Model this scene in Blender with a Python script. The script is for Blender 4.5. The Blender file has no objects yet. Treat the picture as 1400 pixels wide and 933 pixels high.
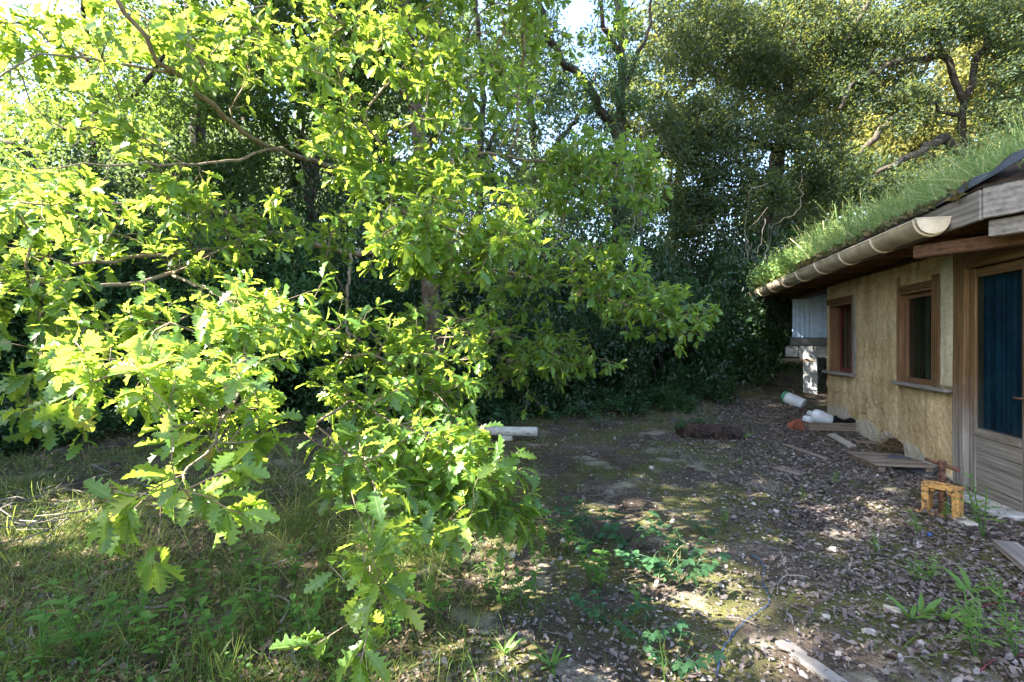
import bpy, bmesh, math
import numpy as np
from mathutils import Vector, Matrix

# ------------------------------------------------------------------ camera, world, sun, exposure
SC = bpy.context.scene
COL = SC.collection
F = 661.0; CX, CY, CZ = 700.0, 466.5, 1.5          # focal length in photo pixels, principal point, eye height
cam_d = bpy.data.cameras.new('camera'); cam = bpy.data.objects.new('camera', cam_d); COL.objects.link(cam)
cam_d.lens = 17.0; cam_d.sensor_width = 36.0; cam_d.clip_start = 0.05; cam_d.clip_end = 3000
cam.location = (0, 0, CZ); cam.rotation_euler = (math.radians(90), 0, 0)
SC.camera = cam
SUN_AZ = math.radians(-105)       # from +Y towards +X
SUN_EL = math.radians(41)
to_sun = Vector((math.sin(SUN_AZ)*math.cos(SUN_EL), math.cos(SUN_AZ)*math.cos(SUN_EL), math.sin(SUN_EL)))
world = bpy.data.worlds.new('World'); SC.world = world; world.use_nodes = True
wn = world.node_tree.nodes; wl = world.node_tree.links; wn.clear()
sky = wn.new('ShaderNodeTexSky'); sky.sky_type = 'NISHITA'; sky.sun_disc = False
sky.sun_elevation = SUN_EL; sky.sun_rotation = SUN_AZ; sky.air_density = 1.0; sky.dust_density = 1.5
bgn = wn.new('ShaderNodeBackground'); bgn.inputs['Strength'].default_value = 0.088
wo = wn.new('ShaderNodeOutputWorld')
wl.new(sky.outputs[0], bgn.inputs[0]); wl.new(bgn.outputs[0], wo.inputs[0])
sun_d = bpy.data.lights.new('sun', 'SUN'); sun_d.energy = 5.0; sun_d.angle = math.radians(0.6); sun_d.color = (1.0, 0.94, 0.82)
sun = bpy.data.objects.new('sun', sun_d); COL.objects.link(sun)
sun.rotation_euler = to_sun.to_track_quat('Z', 'Y').to_euler(); sun.location = to_sun*40
SC.view_settings.view_transform = 'Standard'; SC.view_settings.look = 'None'
SC.view_settings.exposure = 3.48; SC.view_settings.gamma = 1.0
SC.cycles.max_bounces = 8; SC.cycles.diffuse_bounces = 4; SC.cycles.transmission_bounces = 6
SC.cycles.glossy_bounces = 2; SC.cycles.transparent_max_bounces = 6
SC.cycles.caustics_reflective = False; SC.cycles.caustics_refractive = False
SC.cycles.use_denoising = True

rng = np.random.default_rng(7)

# ------------------------------------------------------------------ geometry helpers
def P(px, py, d):
    return np.array([(px-CX)/F*d, d, CZ-(py-CY)/F*d])

def nrm(a):
    return a/np.maximum(np.linalg.norm(a, axis=-1, keepdims=True), 1e-9)

def snoise(x, y, s=1.0, seed=0):
    r = np.random.default_rng(seed); o = 0
    for i in range(6):
        a = r.uniform(0, 6.28); f = s*r.uniform(.6, 1.9); ph = r.uniform(0, 6.28)
        o = o + np.sin((x*math.cos(a)+y*math.sin(a))*f + ph)
    return o/6

def ground_z(x, y):
    x = np.asarray(x, float); y = np.asarray(y, float)
    base = .035*np.clip(y-3, 0, 6)
    yb = 9.6 - .5*np.clip(-x-2.2, 0, 7)
    s = y-yb
    bank = .42*.6*np.log1p(np.exp(np.clip(s/.6, -30, 30)))
    bank = 9*(1-np.exp(-bank/9))
    z = base+bank
    amp = np.clip(1-np.hypot(x, y)/200, 0, 1)
    z = z + amp*(.035*snoise(x, y, 1.6, 1)+.012*snoise(x, y, 6, 2)) + .4*np.clip((np.hypot(x, y)-25)/60, 0, 1)*snoise(x, y, .08, 5)
    # low ragged edge: a mound under the grass at the left
    z = z + .12*np.exp(-((x+2.2)/1.0)**2-((y-3.0)/1.1)**2)
    return z

def PG(px, py):
    d = 4.0
    for _ in range(40):
        p = P(px, py, d); z = float(ground_z(p[0], p[1]))
        d = .6*d + .4*(CZ-z)*F/max(py-CY, 2)
    p = P(px, py, d); p[2] = float(ground_z(p[0], p[1])); return p

class G:
    """collects vertices and faces; build() links them as one mesh object"""
    def __init__(s): s.v = []; s.f = []; s.var = []; s.n = 0
    def add(s, V, Fs, var=None):
        V = np.asarray(V, float).reshape(-1, 3)
        if len(V) == 0: return
        if not isinstance(Fs, list): Fs = [Fs]
        s.v.append(V)
        for f in Fs:
            f = np.asarray(f, np.int64)
            if f.size: s.f.append(f+s.n)
        s.var.append(np.full(len(V), .5) if var is None else np.broadcast_to(var, (len(V),)).astype(float))
        s.n += len(V)
    def tube(s, path, rad, k=6, var=.5, cap=True):
        path = np.asarray(path, float); n = len(path)
        if n < 2: return
        rad = np.broadcast_to(rad, (n,))
        t = nrm(np.gradient(path, axis=0))
        m = nrm(t.mean(0)); ref = np.array([0, 0, 1.]) if abs(m[2]) < .8 else np.array([1., 0, 0])
        a = nrm(np.cross(t, ref)); b = np.cross(t, a)
        an = np.arange(k)*2*math.pi/k
        V = path[:, None]+rad[:, None, None]*(np.cos(an)[None, :, None]*a[:, None]+np.sin(an)[None, :, None]*b[:, None])
        i = np.arange(n-1)[:, None]*k; j = np.arange(k)[None]; j2 = (j+1) % k
        q = np.stack([i+j, i+j2, i+k+j2, i+k+j], -1).reshape(-1, 4)
        Fs = [q]
        V = V.reshape(-1, 3)
        if cap:
            c = len(V); V = np.vstack([V, path[:1], path[-1:]])
            jj = np.arange(k); Fs.append(np.stack([np.full(k, c), (jj+1) % k, jj], -1))
            o = (n-1)*k; Fs.append(np.stack([np.full(k, c+1), o+jj, o+(jj+1) % k], -1))
        s.add(V, Fs, var)
    def box(s, lo, hi, bev=.006, M=None, var=.5, cuts=0, jit=0):
        lo = np.array(lo, float); hi = np.array(hi, float)
        c = (lo+hi)/2; h = (hi-lo)/2
        bm = bmesh.new(); bmesh.ops.create_cube(bm, size=2)
        for v in bm.verts: v.co = Vector(h*np.array(v.co))
        if bev: bmesh.ops.bevel(bm, geom=bm.edges[:], offset=min(bev, .45*2*h.min()), segments=1, affect='EDGES', clamp_overlap=True)
        if cuts:
            ax = int(np.argmax(h))
            es = [e for e in bm.edges if abs((e.verts[0].co-e.verts[1].co).normalized()[ax]) > .99]
            bmesh.ops.subdivide_edges(bm, edges=es, cuts=cuts, use_grid_fill=True)
        V = np.array([v.co[:] for v in bm.verts])
        if jit:
            ax = int(np.argmax(h)); u = V[:, ax]
            for a in range(3):
                if a != ax: V[:, a] += jit*np.sin(u*rng.uniform(2, 5)+rng.uniform(0, 6))
        V = V + c
        bm.verts.index_update()
        fs = {}
        for f in bm.faces: fs.setdefault(len(f.verts), []).append([v.index for v in f.verts])
        bm.free()
        if M is not None: V = np.array([(M @ Vector(v))[:] for v in V])
        s.add(V, [np.array(x) for x in fs.values()], var)
    def build(s, name, mat, parent=None, origin=None, smooth=False):
        me = mesh_np(name, np.vstack(s.v), s.f, np.concatenate(s.var), mat, origin, smooth)
        return link(name, me, parent)

def mesh_np(name, V, Fl, var, mat, origin=None, smooth=False):
    if origin is not None: V = V-np.asarray(origin)
    me = bpy.data.meshes.new(name)
    me.vertices.add(len(V)); me.vertices.foreach_set('co', V.astype(np.float32).ravel())
    loops = np.concatenate([f.ravel() for f in Fl]); tot = np.concatenate([np.full(len(f), f.shape[1]) for f in Fl])
    st = np.concatenate([[0], np.cumsum(tot)[:-1]])
    me.loops.add(len(loops)); me.loops.foreach_set('vertex_index', loops.astype(np.int32))
    me.polygons.add(len(tot)); me.polygons.foreach_set('loop_start', st.astype(np.int32))
    me.update(calc_edges=True)
    soft = smooth or any(w in mat.name for w in ('leaf', 'blade', 'moss', 'straw'))
    me.polygons.foreach_set('use_smooth', np.full(len(tot), soft))
    at = me.attributes.new('var', 'FLOAT', 'POINT'); at.data.foreach_set('value', var.astype(np.float32))
    me.materials.append(mat)
    return me

def link(name, me, parent=None):
    o = bpy.data.objects.new(name, me); COL.objects.link(o)
    if parent is not None: o.parent = parent
    return o

def tag(o, label=None, cat=None, group=None, kind=None):
    if label: o['label'] = label
    if cat: o['category'] = cat
    if group: o['group'] = group
    if kind: o['kind'] = kind
    return o

def empty(name, loc, rz=0, **k):
    o = bpy.data.objects.new(name, None); COL.objects.link(o); o.location = loc; o.rotation_euler = (0, 0, rz)
    o.empty_display_size = .1
    return tag(o, **k)

def copy_tree(o, parent=None):
    c = o.copy(); COL.objects.link(c); c.parent = parent
    for ch in list(o.children): copy_tree(ch, c)
    return c

# ------------------------------------------------------------------ materials
def M_new(name):
    m = bpy.data.materials.new(name); m.use_nodes = True
    nt = m.node_tree; nt.nodes.clear()
    out = nt.nodes.new('ShaderNodeOutputMaterial')
    return m, nt.nodes, nt.links, out

def ramp(n, l, fac, stops):
    r = n.new('ShaderNodeValToRGB'); e = r.color_ramp.elements
    while len(e) < len(stops): e.new(.5)
    for i, (p, c) in enumerate(stops): e[i].position = p; e[i].color = (*c, 1) if len(c) == 3 else c
    l.new(fac, r.inputs[0]); return r.outputs[0]

def noise(n, l, scale, detail=4, rough=.55, vec=None, stretch=None, coord='Object'):
    t = n.new('ShaderNodeTexNoise'); t.inputs['Scale'].default_value = scale; t.inputs['Detail'].default_value = detail; t.inputs['Roughness'].default_value = rough
    if vec is None:
        tc = n.new('ShaderNodeTexCoord'); vec = tc.outputs[coord]
    if stretch is not None:
        mp = n.new('ShaderNodeMapping'); mp.inputs['Scale'].default_value = stretch; l.new(vec, mp.inputs[0]); vec = mp.outputs[0]
    l.new(vec, t.inputs['Vector']); return t.outputs['Fac']

def mixc(n, l, f, a, b, bt='MIX'):
    m = n.new('ShaderNodeMix'); m.data_type = 'RGBA'; m.blend_type = bt
    for s, v in ((m.inputs[0], f), (m.inputs[6], a), (m.inputs[7], b)):
        if isinstance(v, (int, float)): s.default_value = v
        elif isinstance(v, tuple): s.default_value = (*v, 1)
        else: l.new(v, s)
    return m.outputs[2]

def bump(n, l, h, strength=.5, dist=.01):
    b = n.new('ShaderNodeBump'); b.inputs['Strength'].default_value = strength; b.inputs['Distance'].default_value = dist
    l.new(h, b.inputs['Height']); return b.outputs[0]

def bsdf(n, l, out, col, rough=.8, spec=.3, normal=None, metal=0):
    p = n.new('ShaderNodeBsdfPrincipled')
    for s, v in ((p.inputs['Base Color'], col), (p.inputs['Roughness'], rough)):
        if isinstance(v, tuple): s.default_value = (*v, 1)
        elif isinstance(v, (int, float)): s.default_value = v
        else: l.new(v, s)
    p.inputs['Specular IOR Level'].default_value = spec; p.inputs['Metallic'].default_value = metal
    if normal is not None: l.new(normal, p.inputs['Normal'])
    if out is not None: l.new(p.outputs[0], out.inputs[0])
    return p

def leaf_mat(name, stops, trans, tw=.4, rough=.5, spec=.4, objrand=False, vein=0):
    vein = name == 'oak leaf large'
    m, n, l, out = M_new(name)
    if objrand:
        a = n.new('ShaderNodeObjectInfo').outputs['Random']
    else:
        at = n.new('ShaderNodeAttribute'); at.attribute_name = 'var'; a = at.outputs['Fac']
    c = ramp(n, l, a, stops)
    nz = noise(n, l, 60, 2)
    c = mixc(n, l, .5, c, ramp(n, l, nz, [(.3, (.55, .55, .5)), (.7, (1.25, 1.25, 1.2))]), 'MULTIPLY')
    if vein:
        tcv = n.new('ShaderNodeTexCoord'); sp = n.new('ShaderNodeSeparateXYZ'); l.new(tcv.outputs['Object'], sp.inputs[0])
        def mt(op, a_, b_=None, c_=None):
            k_ = n.new('ShaderNodeMath'); k_.operation = op
            for q_, v_ in enumerate((a_, b_, c_)):
                if v_ is None: continue
                if isinstance(v_, (int, float)): k_.inputs[q_].default_value = v_
                else: l.new(v_, k_.inputs[q_])
            return k_.outputs[0]
        ax_ = mt('ABSOLUTE', sp.outputs['X']); mid = mt('LESS_THAN', ax_, .012)
        sv = mt('PINGPONG', mt('MULTIPLY_ADD', ax_, -.75, sp.outputs['Y']), .082); sv = mt('MULTIPLY', mt('LESS_THAN', sv, .006), .6)
        c = mixc(n, l, mt('MULTIPLY', mt('MAXIMUM', mid, sv), .6), c, (.26, .33, .14))
    p = bsdf(n, l, None, c, rough, spec)
    t = n.new('ShaderNodeBsdfTranslucent')
    tc = mixc(n, l, 1.0, ramp(n, l, a, [(0, (.75, .8, .7)), (1, (1.15, 1.05, 1.0))]), trans, 'MULTIPLY')
    l.new(tc, t.inputs[0])
    mx = n.new('ShaderNodeMixShader'); mx.inputs[0].default_value = tw
    l.new(p.outputs[0], mx.inputs[1]); l.new(t.outputs[0], mx.inputs[2]); l.new(mx.outputs[0], out.inputs[0])
    return m

MAT = {}
OAK_ST = [(0, (.05, .11, .028)), (.45, (.085, .175, .032)), (.85, (.15, .26, .042)), (.97, (.26, .29, .05)), (1, (.30, .20, .07))]
MAT['oak'] = leaf_mat('oak leaf', OAK_ST, (.46, .62, .075), .45, .38, .55)
MAT['oak_o'] = leaf_mat('oak leaf large', OAK_ST, (.46, .62, .075), .45, .38, .55, objrand=True)
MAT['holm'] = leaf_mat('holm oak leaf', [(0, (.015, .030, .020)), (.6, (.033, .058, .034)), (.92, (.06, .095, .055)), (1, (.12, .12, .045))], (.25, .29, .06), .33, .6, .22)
MAT['gold'] = leaf_mat('sunlit holm oak leaf', [(0, (.04, .055, .02)), (.6, (.08, .095, .03)), (1, (.16, .15, .05))], (.36, .34, .09), .45, .6, .2)  # yellow backlight is painted into this leaf colour
MAT['mid'] = leaf_mat('woodland leaf', [(0, (.018, .045, .015)), (.6, (.036, .08, .022)), (1, (.075, .12, .04))], (.24, .36, .06), .36, .6, .2)
MAT['grey'] = leaf_mat('grey green leaf', [(0, (.03, .055, .035)), (.6, (.06, .09, .06)), (1, (.11, .14, .09))], (.2, .28, .1), .3, .55, .3)
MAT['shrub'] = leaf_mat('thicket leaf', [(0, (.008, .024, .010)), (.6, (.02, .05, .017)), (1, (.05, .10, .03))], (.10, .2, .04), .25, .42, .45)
MAT['ivy'] = leaf_mat('ivy leaf', [(0, (.015, .045, .02)), (.7, (.035, .085, .03)), (1, (.08, .14, .05))], (.15, .28, .05), .28, .38, .5)
MAT['bush'] = leaf_mat('soft bush leaf', [(0, (.03, .08, .03)), (.6, (.06, .14, .05)), (1, (.11, .21, .08))], (.2, .38, .08), .35, .5, .35)
MAT['weed'] = leaf_mat('weed leaf', [(0, (.04, .10, .03)), (.5, (.07, .17, .04)), (1, (.16, .27, .05))], (.3, .48, .07), .35, .5, .3)
MAT['weed_blue'] = leaf_mat('bramble leaf', [(0, (.02, .06, .03)), (.6, (.04, .10, .045)), (1, (.09, .16, .06))], (.15, .3, .08), .3, .45, .35)
MAT['grass'] = leaf_mat('grass blade', [(0, (.05, .10, .02)), (.55, (.09, .17, .03)), (.8, (.17, .21, .06)), (1, (.36, .30, .14))], (.36, .46, .10), .35, .55, .3)
MAT['roofgrass'] = leaf_mat('roof grass blade', [(0, (.05, .11, .035)), (.45, (.12, .22, .06)), (.8, (.25, .32, .11)), (1, (.52, .49, .27))], (.40, .52, .14), .38, .55, .3)
MAT['sedum'] = leaf_mat('roof edge moss', [(0, (.04, .06, .02)), (.5, (.10, .09, .035)), (1, (.18, .12, .06))], (.2, .2, .05), .2, .7, .2)
MAT['straw'] = leaf_mat('dry straw', [(0, (.12, .08, .045)), (.5, (.28, .2, .11)), (1, (.45, .36, .22))], (.3, .22, .1), .15, .7, .2)
LIT = [(0, (.05, .038, .036)), (.35, (.11, .085, .08)), (.7, (.18, .148, .142)), (1, (.29, .255, .25))]
MAT['litter'] = leaf_mat('dead leaf', LIT, (.2, .12, .06), .08, .7, .3)
MAT['litter_o'] = leaf_mat('dead leaf large', LIT, (.2, .12, .06), .08, .7, .3, objrand=True)
MAT['litter_t'] = leaf_mat('tan dead leaf', [(0, (.09, .055, .035)), (.5, (.2, .13, .08)), (1, (.34, .25, .17))], (.2, .12, .06), .08, .7, .3)

def bark_mat(name, c0, c1, c2, scale=14, lichen=.0):
    m, n, l, out = M_new(name)
    f = noise(n, l, scale, 6, .65, stretch=(1, 1, .25))
    c = ramp(n, l, f, [(.3, c0), (.55, c1), (.8, c2)])
    if lichen:
        g = noise(n, l, 9, 4); lf = ramp(n, l, g, [(.55, (0, 0, 0)), (.68, (lichen,)*3)])
        c = mixc(n, l, lf, c, (.27, .28, .20))
    bsdf(n, l, out, c, .9, .15, bump(n, l, f, 1.0, .02)); return m
MAT['bark'] = bark_mat('oak bark', (.035, .026, .02), (.11, .08, .06), (.21, .165, .125), 16, .6)
MAT['twig'] = bark_mat('oak twig bark', (.12, .085, .06), (.25, .19, .13), (.38, .31, .22), 30, .4)
MAT['darkbark'] = bark_mat('holm oak bark', (.018, .014, .011), (.05, .04, .033), (.10, .085, .07), 10, .3)
MAT['deadtwig'] = bark_mat('dead twig bark', (.13, .11, .09), (.24, .21, .18), (.36, .33, .29), 30)
MAT['redstem'] = bark_mat('bramble stem', (.09, .025, .03), (.16, .05, .05), (.22, .09, .07), 30)

def wood_mat(name, c0, c1, c2, axis=0, scale=2.2, low=None, zsplit=(0.5, 1.0), rough=.75):
    m, n, l, out = M_new(name)
    st = [1.0, 1.0, 1.0]; st = [11.0]*3; st[axis] = .7
    tc = n.new('ShaderNodeTexCoord')
    f = noise(n, l, 2.2, 6, .7, stretch=tuple(st))
    wv = n.new('ShaderNodeTexWave'); wv.inputs['Scale'].default_value = scale; wv.inputs['Distortion'].default_value = 7; wv.inputs['Detail'].default_value = 3; wv.inputs['Detail Scale'].default_value = .6
    wv.bands_direction = 'Z' if axis != 2 else 'X'
    mp = n.new('ShaderNodeMapping'); s2 = [3.0]*3; s2[axis] = .35; mp.inputs['Scale'].default_value = s2
    l.new(tc.outputs['Object'], mp.inputs[0]); l.new(mp.outputs[0], wv.inputs['Vector'])
    mm = n.new('ShaderNodeMath'); mm.operation = 'MULTIPLY_ADD'; mm.inputs[1].default_value = .12
    l.new(wv.outputs['Fac'], mm.inputs[0])
    hm = n.new('ShaderNodeMath'); hm.operation = 'MULTIPLY'; hm.inputs[1].default_value = .88; l.new(f, hm.inputs[0]); l.new(hm.outputs[0], mm.inputs[2])
    f = mm.outputs[0]
    c = ramp(n, l, f, [(.28, c0), (.5, c1), (.75, c2)])
    if low:
        cl = ramp(n, l, f, [(.28, low[0]), (.5, low[1]), (.75, low[2])])
        sx = n.new('ShaderNodeSeparateXYZ'); l.new(tc.outputs['Object'], sx.inputs[0])
        nz = noise(n, l, 5, 4)
        ad = n.new('ShaderNodeMath'); ad.operation = 'MULTIPLY_ADD'; ad.inputs[1].default_value = .7; l.new(nz, ad.inputs[0]); l.new(sx.outputs['Z'], ad.inputs[2])
        mr = n.new('ShaderNodeMapRange'); mr.inputs[1].default_value = zsplit[0]+.35; mr.inputs[2].default_value = zsplit[1]+.35
        l.new(ad.outputs[0], mr.inputs[0])
        c = mixc(n, l, mr.outputs[0], cl, c)
    bsdf(n, l, out, c, rough, .25, bump(n, l, f, .35, .005)); return m
GREYW = ((.085, .075, .07), (.20, .18, .165), (.33, .30, .28))
GOLD = ((.05, .027, .015), (.13, .074, .033), (.22, .135, .062))
MAT['gold_v'] = wood_mat('golden timber upright', *GOLD, axis=2, low=GREYW, zsplit=(.55, 1.15))
MAT['gold_h'] = wood_mat('golden timber level', *GOLD, axis=0, low=GREYW, zsplit=(.55, 1.15))
MAT['grey_h'] = wood_mat('weathered timber level', *GREYW, axis=0)
MAT['grey_v'] = wood_mat('weathered timber upright', *GREYW, axis=2)
MAT['brown_h'] = wood_mat('dark eave timber', (.04, .02, .012), (.10, .05, .028), (.17, .095, .05), axis=0)
MAT['brown_v'] = wood_mat('brown window lining', (.07, .035, .02), (.15, .08, .042), (.23, .14, .075), axis=2)
MAT['red_v'] = wood_mat('red brown sash', (.05, .012, .01), (.11, .025, .02), (.16, .045, .03), axis=2)
MAT['oldplank'] = wood_mat('old grey plank', (.10, .09, .075), (.24, .215, .185), (.40, .37, .32), axis=0)
MAT['slat'] = wood_mat('brownish slat', (.06, .045, .035), (.15, .115, .09), (.25, .2, .165), axis=0)

def plain(name, col, rough=.5, spec=.4, var=.15, metal=0, scale=8):
    m, n, l, out = M_new(name)
    f = noise(n, l, scale, 5)
    c = mixc(n, l, 1.0, ramp(n, l, f, [(.25, (1-var*2.2,)*3), (.75, (1+var,)*3)]), col, 'MULTIPLY')
    bsdf(n, l, out, c, rough, spec, bump(n, l, f, .15, .004), metal); return m
MAT['gutter'] = plain('beige gutter', (.58, .48, .35), .45, .4, .24, scale=5)
MAT['membrane'] = plain('black roofing membrane', (.022, .022, .025), .45, .4, .3)
MAT['jug'] = plain('white plastic', (.50, .52, .56), .4, .4, .1)
MAT['green_plastic'] = plain('green plastic', (.06, .22, .12), .4, .4, .2)
MAT['orange_plastic'] = plain('orange plastic', (.26, .085, .05), .5, .4, .25)
MAT['yellow_plastic'] = plain('yellow plastic', (.5, .45, .05), .5, .4, .25)
MAT['black_plastic'] = plain('black plastic sheet', (.02, .022, .026), .4, .4, .3)
MAT['slate'] = plain('dark slate sheet', (.05, .056, .066), .6, .4, .3)
MAT['blue'] = plain('blue rope', (.03, .08, .21), .5, .4, .1)
MAT['white_metal'] = plain('pale blue white painted metal', (.42, .58, .85), .45, .4, .12)
MAT['block'] = plain('old concrete block', (.34, .35, .36), .9, .2, .25)
MAT['concrete'] = plain('grey concrete', (.32, .31, .29), .9, .2, .25)
MAT['stone'] = plain('pale stone', (.46, .42, .36), .9, .2, .2)
MAT['chip'] = leaf_mat('pale gravel chip', [(0, (.16, .14, .12)), (.6, (.34, .32, .30)), (1, (.62, .60, .57))], (.1, .1, .1), .02, .9, .2)
MAT['curtain'] = plain('dark blue curtain', (.035, .085, .13), .9, .1, .3, scale=3)
MAT['cream'] = plain('cream curtain', (.45, .37, .2), .9, .1, .2)
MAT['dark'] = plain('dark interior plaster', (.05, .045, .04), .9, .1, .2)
MAT['soil'] = plain('dark peat and roots', (.045, .03, .02), .95, .1, .5, scale=20)
MAT['rotlog'] = bark_mat('rotten log', (.016, .011, .010), (.045, .03, .026), (.085, .06, .052), 18)

def pipe_mat():
    m, n, l, out = M_new('peeling pale pole')
    f = noise(n, l, 26, 5, .65, stretch=(.5, 1, 1))
    c = ramp(n, l, f, [(.33, (.06, .05, .05)), (.42, (.46, .42, .40)), (.8, (.62, .58, .55))])
    bsdf(n, l, out, c, .7, .25, bump(n, l, f, .3, .004)); return m
MAT['pole'] = pipe_mat()

def rust_yellow(name, a, b, t):
    m, n, l, out = M_new(name)
    f = noise(n, l, 22, 6, .7)
    c = ramp(n, l, f, [(t-.06, a), (t+.05, b), (.9, tuple(x*1.25 for x in b))])
    bsdf(n, l, out, c, .65, .3, bump(n, l, f, .5, .003)); return m
MAT['jack'] = rust_yellow('chipped yellow paint', (.085, .045, .028), (.42, .23, .07), .46)
MAT['rust'] = rust_yellow('rusty steel', (.05, .022, .014), (.15, .065, .04), .5)

def glass_mat():
    m, n, l, out = M_new('window glass')
    g = n.new('ShaderNodeBsdfGlossy'); g.inputs['Roughness'].default_value = .03; g.inputs['Color'].default_value = (.9, .95, 1, 1)
    t = n.new('ShaderNodeBsdfTransparent'); t.inputs[0].default_value = (.62, .7, .74, 1)
    fr0 = n.new('ShaderNodeFresnel'); fr0.inputs[0].default_value = 1.5
    ge = n.new('ShaderNodeNewGeometry'); fr = n.new('ShaderNodeMath'); fr.operation = 'MULTIPLY'      # reflect on the outer face only, no false total reflection inside the pane
    iv = n.new('ShaderNodeMath'); iv.operation = 'SUBTRACT'; iv.inputs[0].default_value = 1; l.new(ge.outputs['Backfacing'], iv.inputs[1]); l.new(fr0.outputs[0], fr.inputs[0]); l.new(iv.outputs[0], fr.inputs[1])
    mx = n.new('ShaderNodeMixShader'); l.new(fr.outputs[0], mx.inputs[0]); l.new(t.outputs[0], mx.inputs[1]); l.new(g.outputs[0], mx.inputs[2])
    l.new(mx.outputs[0], out.inputs[0]); return m
MAT['glass'] = glass_mat()

def plaster_mat(pale=False):
    m, n, l, out = M_new('pale lime plaster' if pale else 'ochre straw cob plaster')
    big = noise(n, l, 1.6, 4, .6); fine = noise(n, l, 26, 6, .7); fl = noise(n, l, 90, 2, .5, stretch=(.35, 1, 1))
    c = ramp(n, l, big, [(.3, (.40, .30, .165)), (.5, (.52, .405, .24)), (.75, (.62, .51, .335))])
    if pale: c = ramp(n, l, big, [(.3, (.50, .45, .31)), (.5, (.62, .57, .42)), (.75, (.70, .65, .50))])
    c = mixc(n, l, .55, c, ramp(n, l, fine, [(.3, (.55, .52, .48)), (.55, (1.05, 1.05, 1.05)), (.8, (1.2, 1.2, 1.2))]), 'MULTIPLY')
    c = mixc(n, l, ramp(n, l, fl, [(.30, (.6, .6, .6)), (.36, (0, 0, 0))]), c, (.20, .12, .055))
    stn = noise(n, l, 1.5, 5, .6, stretch=(4.5, 4.5, .55))
    c = mixc(n, l, .6, c, ramp(n, l, stn, [(.35, (.55, .50, .45)), (.55, (1.0, 1.0, 1.0)), (.75, (1.12, 1.12, 1.12))]), 'MULTIPLY')
    # bare grey lime footing with a ragged upper edge
    tc = n.new('ShaderNodeTexCoord'); sx = n.new('ShaderNodeSeparateXYZ'); l.new(tc.outputs['Object'], sx.inputs[0])
    e = noise(n, l, 2.3, 4)
    a1 = n.new('ShaderNodeMath'); a1.operation = 'MULTIPLY_ADD'; a1.inputs[1].default_value = -.5; l.new(e, a1.inputs[0]); l.new(sx.outputs['Z'], a1.inputs[2])
    a2 = n.new('ShaderNodeMath'); a2.operation = 'MULTIPLY_ADD'; a2.inputs[1].default_value = -.10; l.new(sx.outputs['X'], a2.inputs[0]); l.new(a1.outputs[0], a2.inputs[2])
    mr = n.new('ShaderNodeMapRange'); mr.inputs[1].default_value = -.13; mr.inputs[2].default_value = -.10; mr.inputs[3].default_value = 1; mr.inputs[4].default_value = 0
    l.new(a2.outputs[0], mr.inputs[0])
    c = mixc(n, l, mr.outputs[0], c, mixc(n, l, big, (.34, .31, .26), (.48, .44, .37)))
    vo = n.new('ShaderNodeTexVoronoi'); vo.feature = 'DISTANCE_TO_EDGE'; vo.inputs['Scale'].default_value = 1.7
    dn = n.new('ShaderNodeTexNoise'); dn.inputs['Scale'].default_value = 5; dn.inputs['Detail'].default_value = 4
    l.new(tc.outputs['Object'], dn.inputs['Vector'])
    vm = n.new('ShaderNodeVectorMath'); vm.operation = 'MULTIPLY_ADD'; vm.inputs[1].default_value = (.35,)*3
    l.new(dn.outputs['Color'], vm.inputs[0]); l.new(tc.outputs['Object'], vm.inputs[2]); l.new(vm.outputs[0], vo.inputs['Vector'])
    cr = ramp(n, l, vo.outputs['Distance'], [(.0, (0, 0, 0)), (.012, (1, 1, 1))])
    msk = ramp(n, l, noise(n, l, 1.1, 2), [(.5, (1, 1, 1)), (.6, (0, 0, 0))])
    cr = mixc(n, l, msk, cr, (1.0, 1.0, 1.0))
    c = mixc(n, l, cr, (.17, .11, .06), c)
    h = mixc(n, l, .3, fine, cr)
    bsdf(n, l, out, c, .95, .1, bump(n, l, h, 1.0, .022)); return m
MAT['plaster'] = plaster_mat(); MAT['plaster_pale'] = plaster_mat(True)

def ground_mat():
    m, n, l, out = M_new('woodland soil with moss and gravel')
    a = noise(n, l, .9, 5, .6); b = noise(n, l, 14, 6, .7); g = noise(n, l, 70, 3, .6); mo = noise(n, l, 1.7, 5, .65)
    c = ramp(n, l, a, [(.3, (.045, .033, .024)), (.55, (.085, .065, .05)), (.75, (.14, .115, .09))])
    c = mixc(n, l, .7, c, ramp(n, l, b, [(.3, (.5, .5, .5)), (.7, (1.4, 1.4, 1.4))]), 'MULTIPLY')
    pale = ramp(n, l, noise(n, l, 2.6, 3), [(.56, (0, 0, 0)), (.66, (.8, .8, .8))])
    c = mixc(n, l, pale, c, mixc(n, l, g, (.13, .11, .08), (.40, .36, .27)))
    c = mixc(n, l, ramp(n, l, mo, [(.44, (0, 0, 0)), (.56, (.85, .85, .85))]), c, mixc(n, l, b, (.04, .042, .012), (.12, .12, .035)))
    c = mixc(n, l, ramp(n, l, g, [(.66, (0, 0, 0)), (.70, (1, 1, 1))]), c, (.36, .34, .31))
    h = mixc(n, l, .5, b, g)
    bsdf(n, l, out, c, .95, .15, bump(n, l, h, 1.0, .03)); return m
MAT['ground'] = ground_mat()

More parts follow.
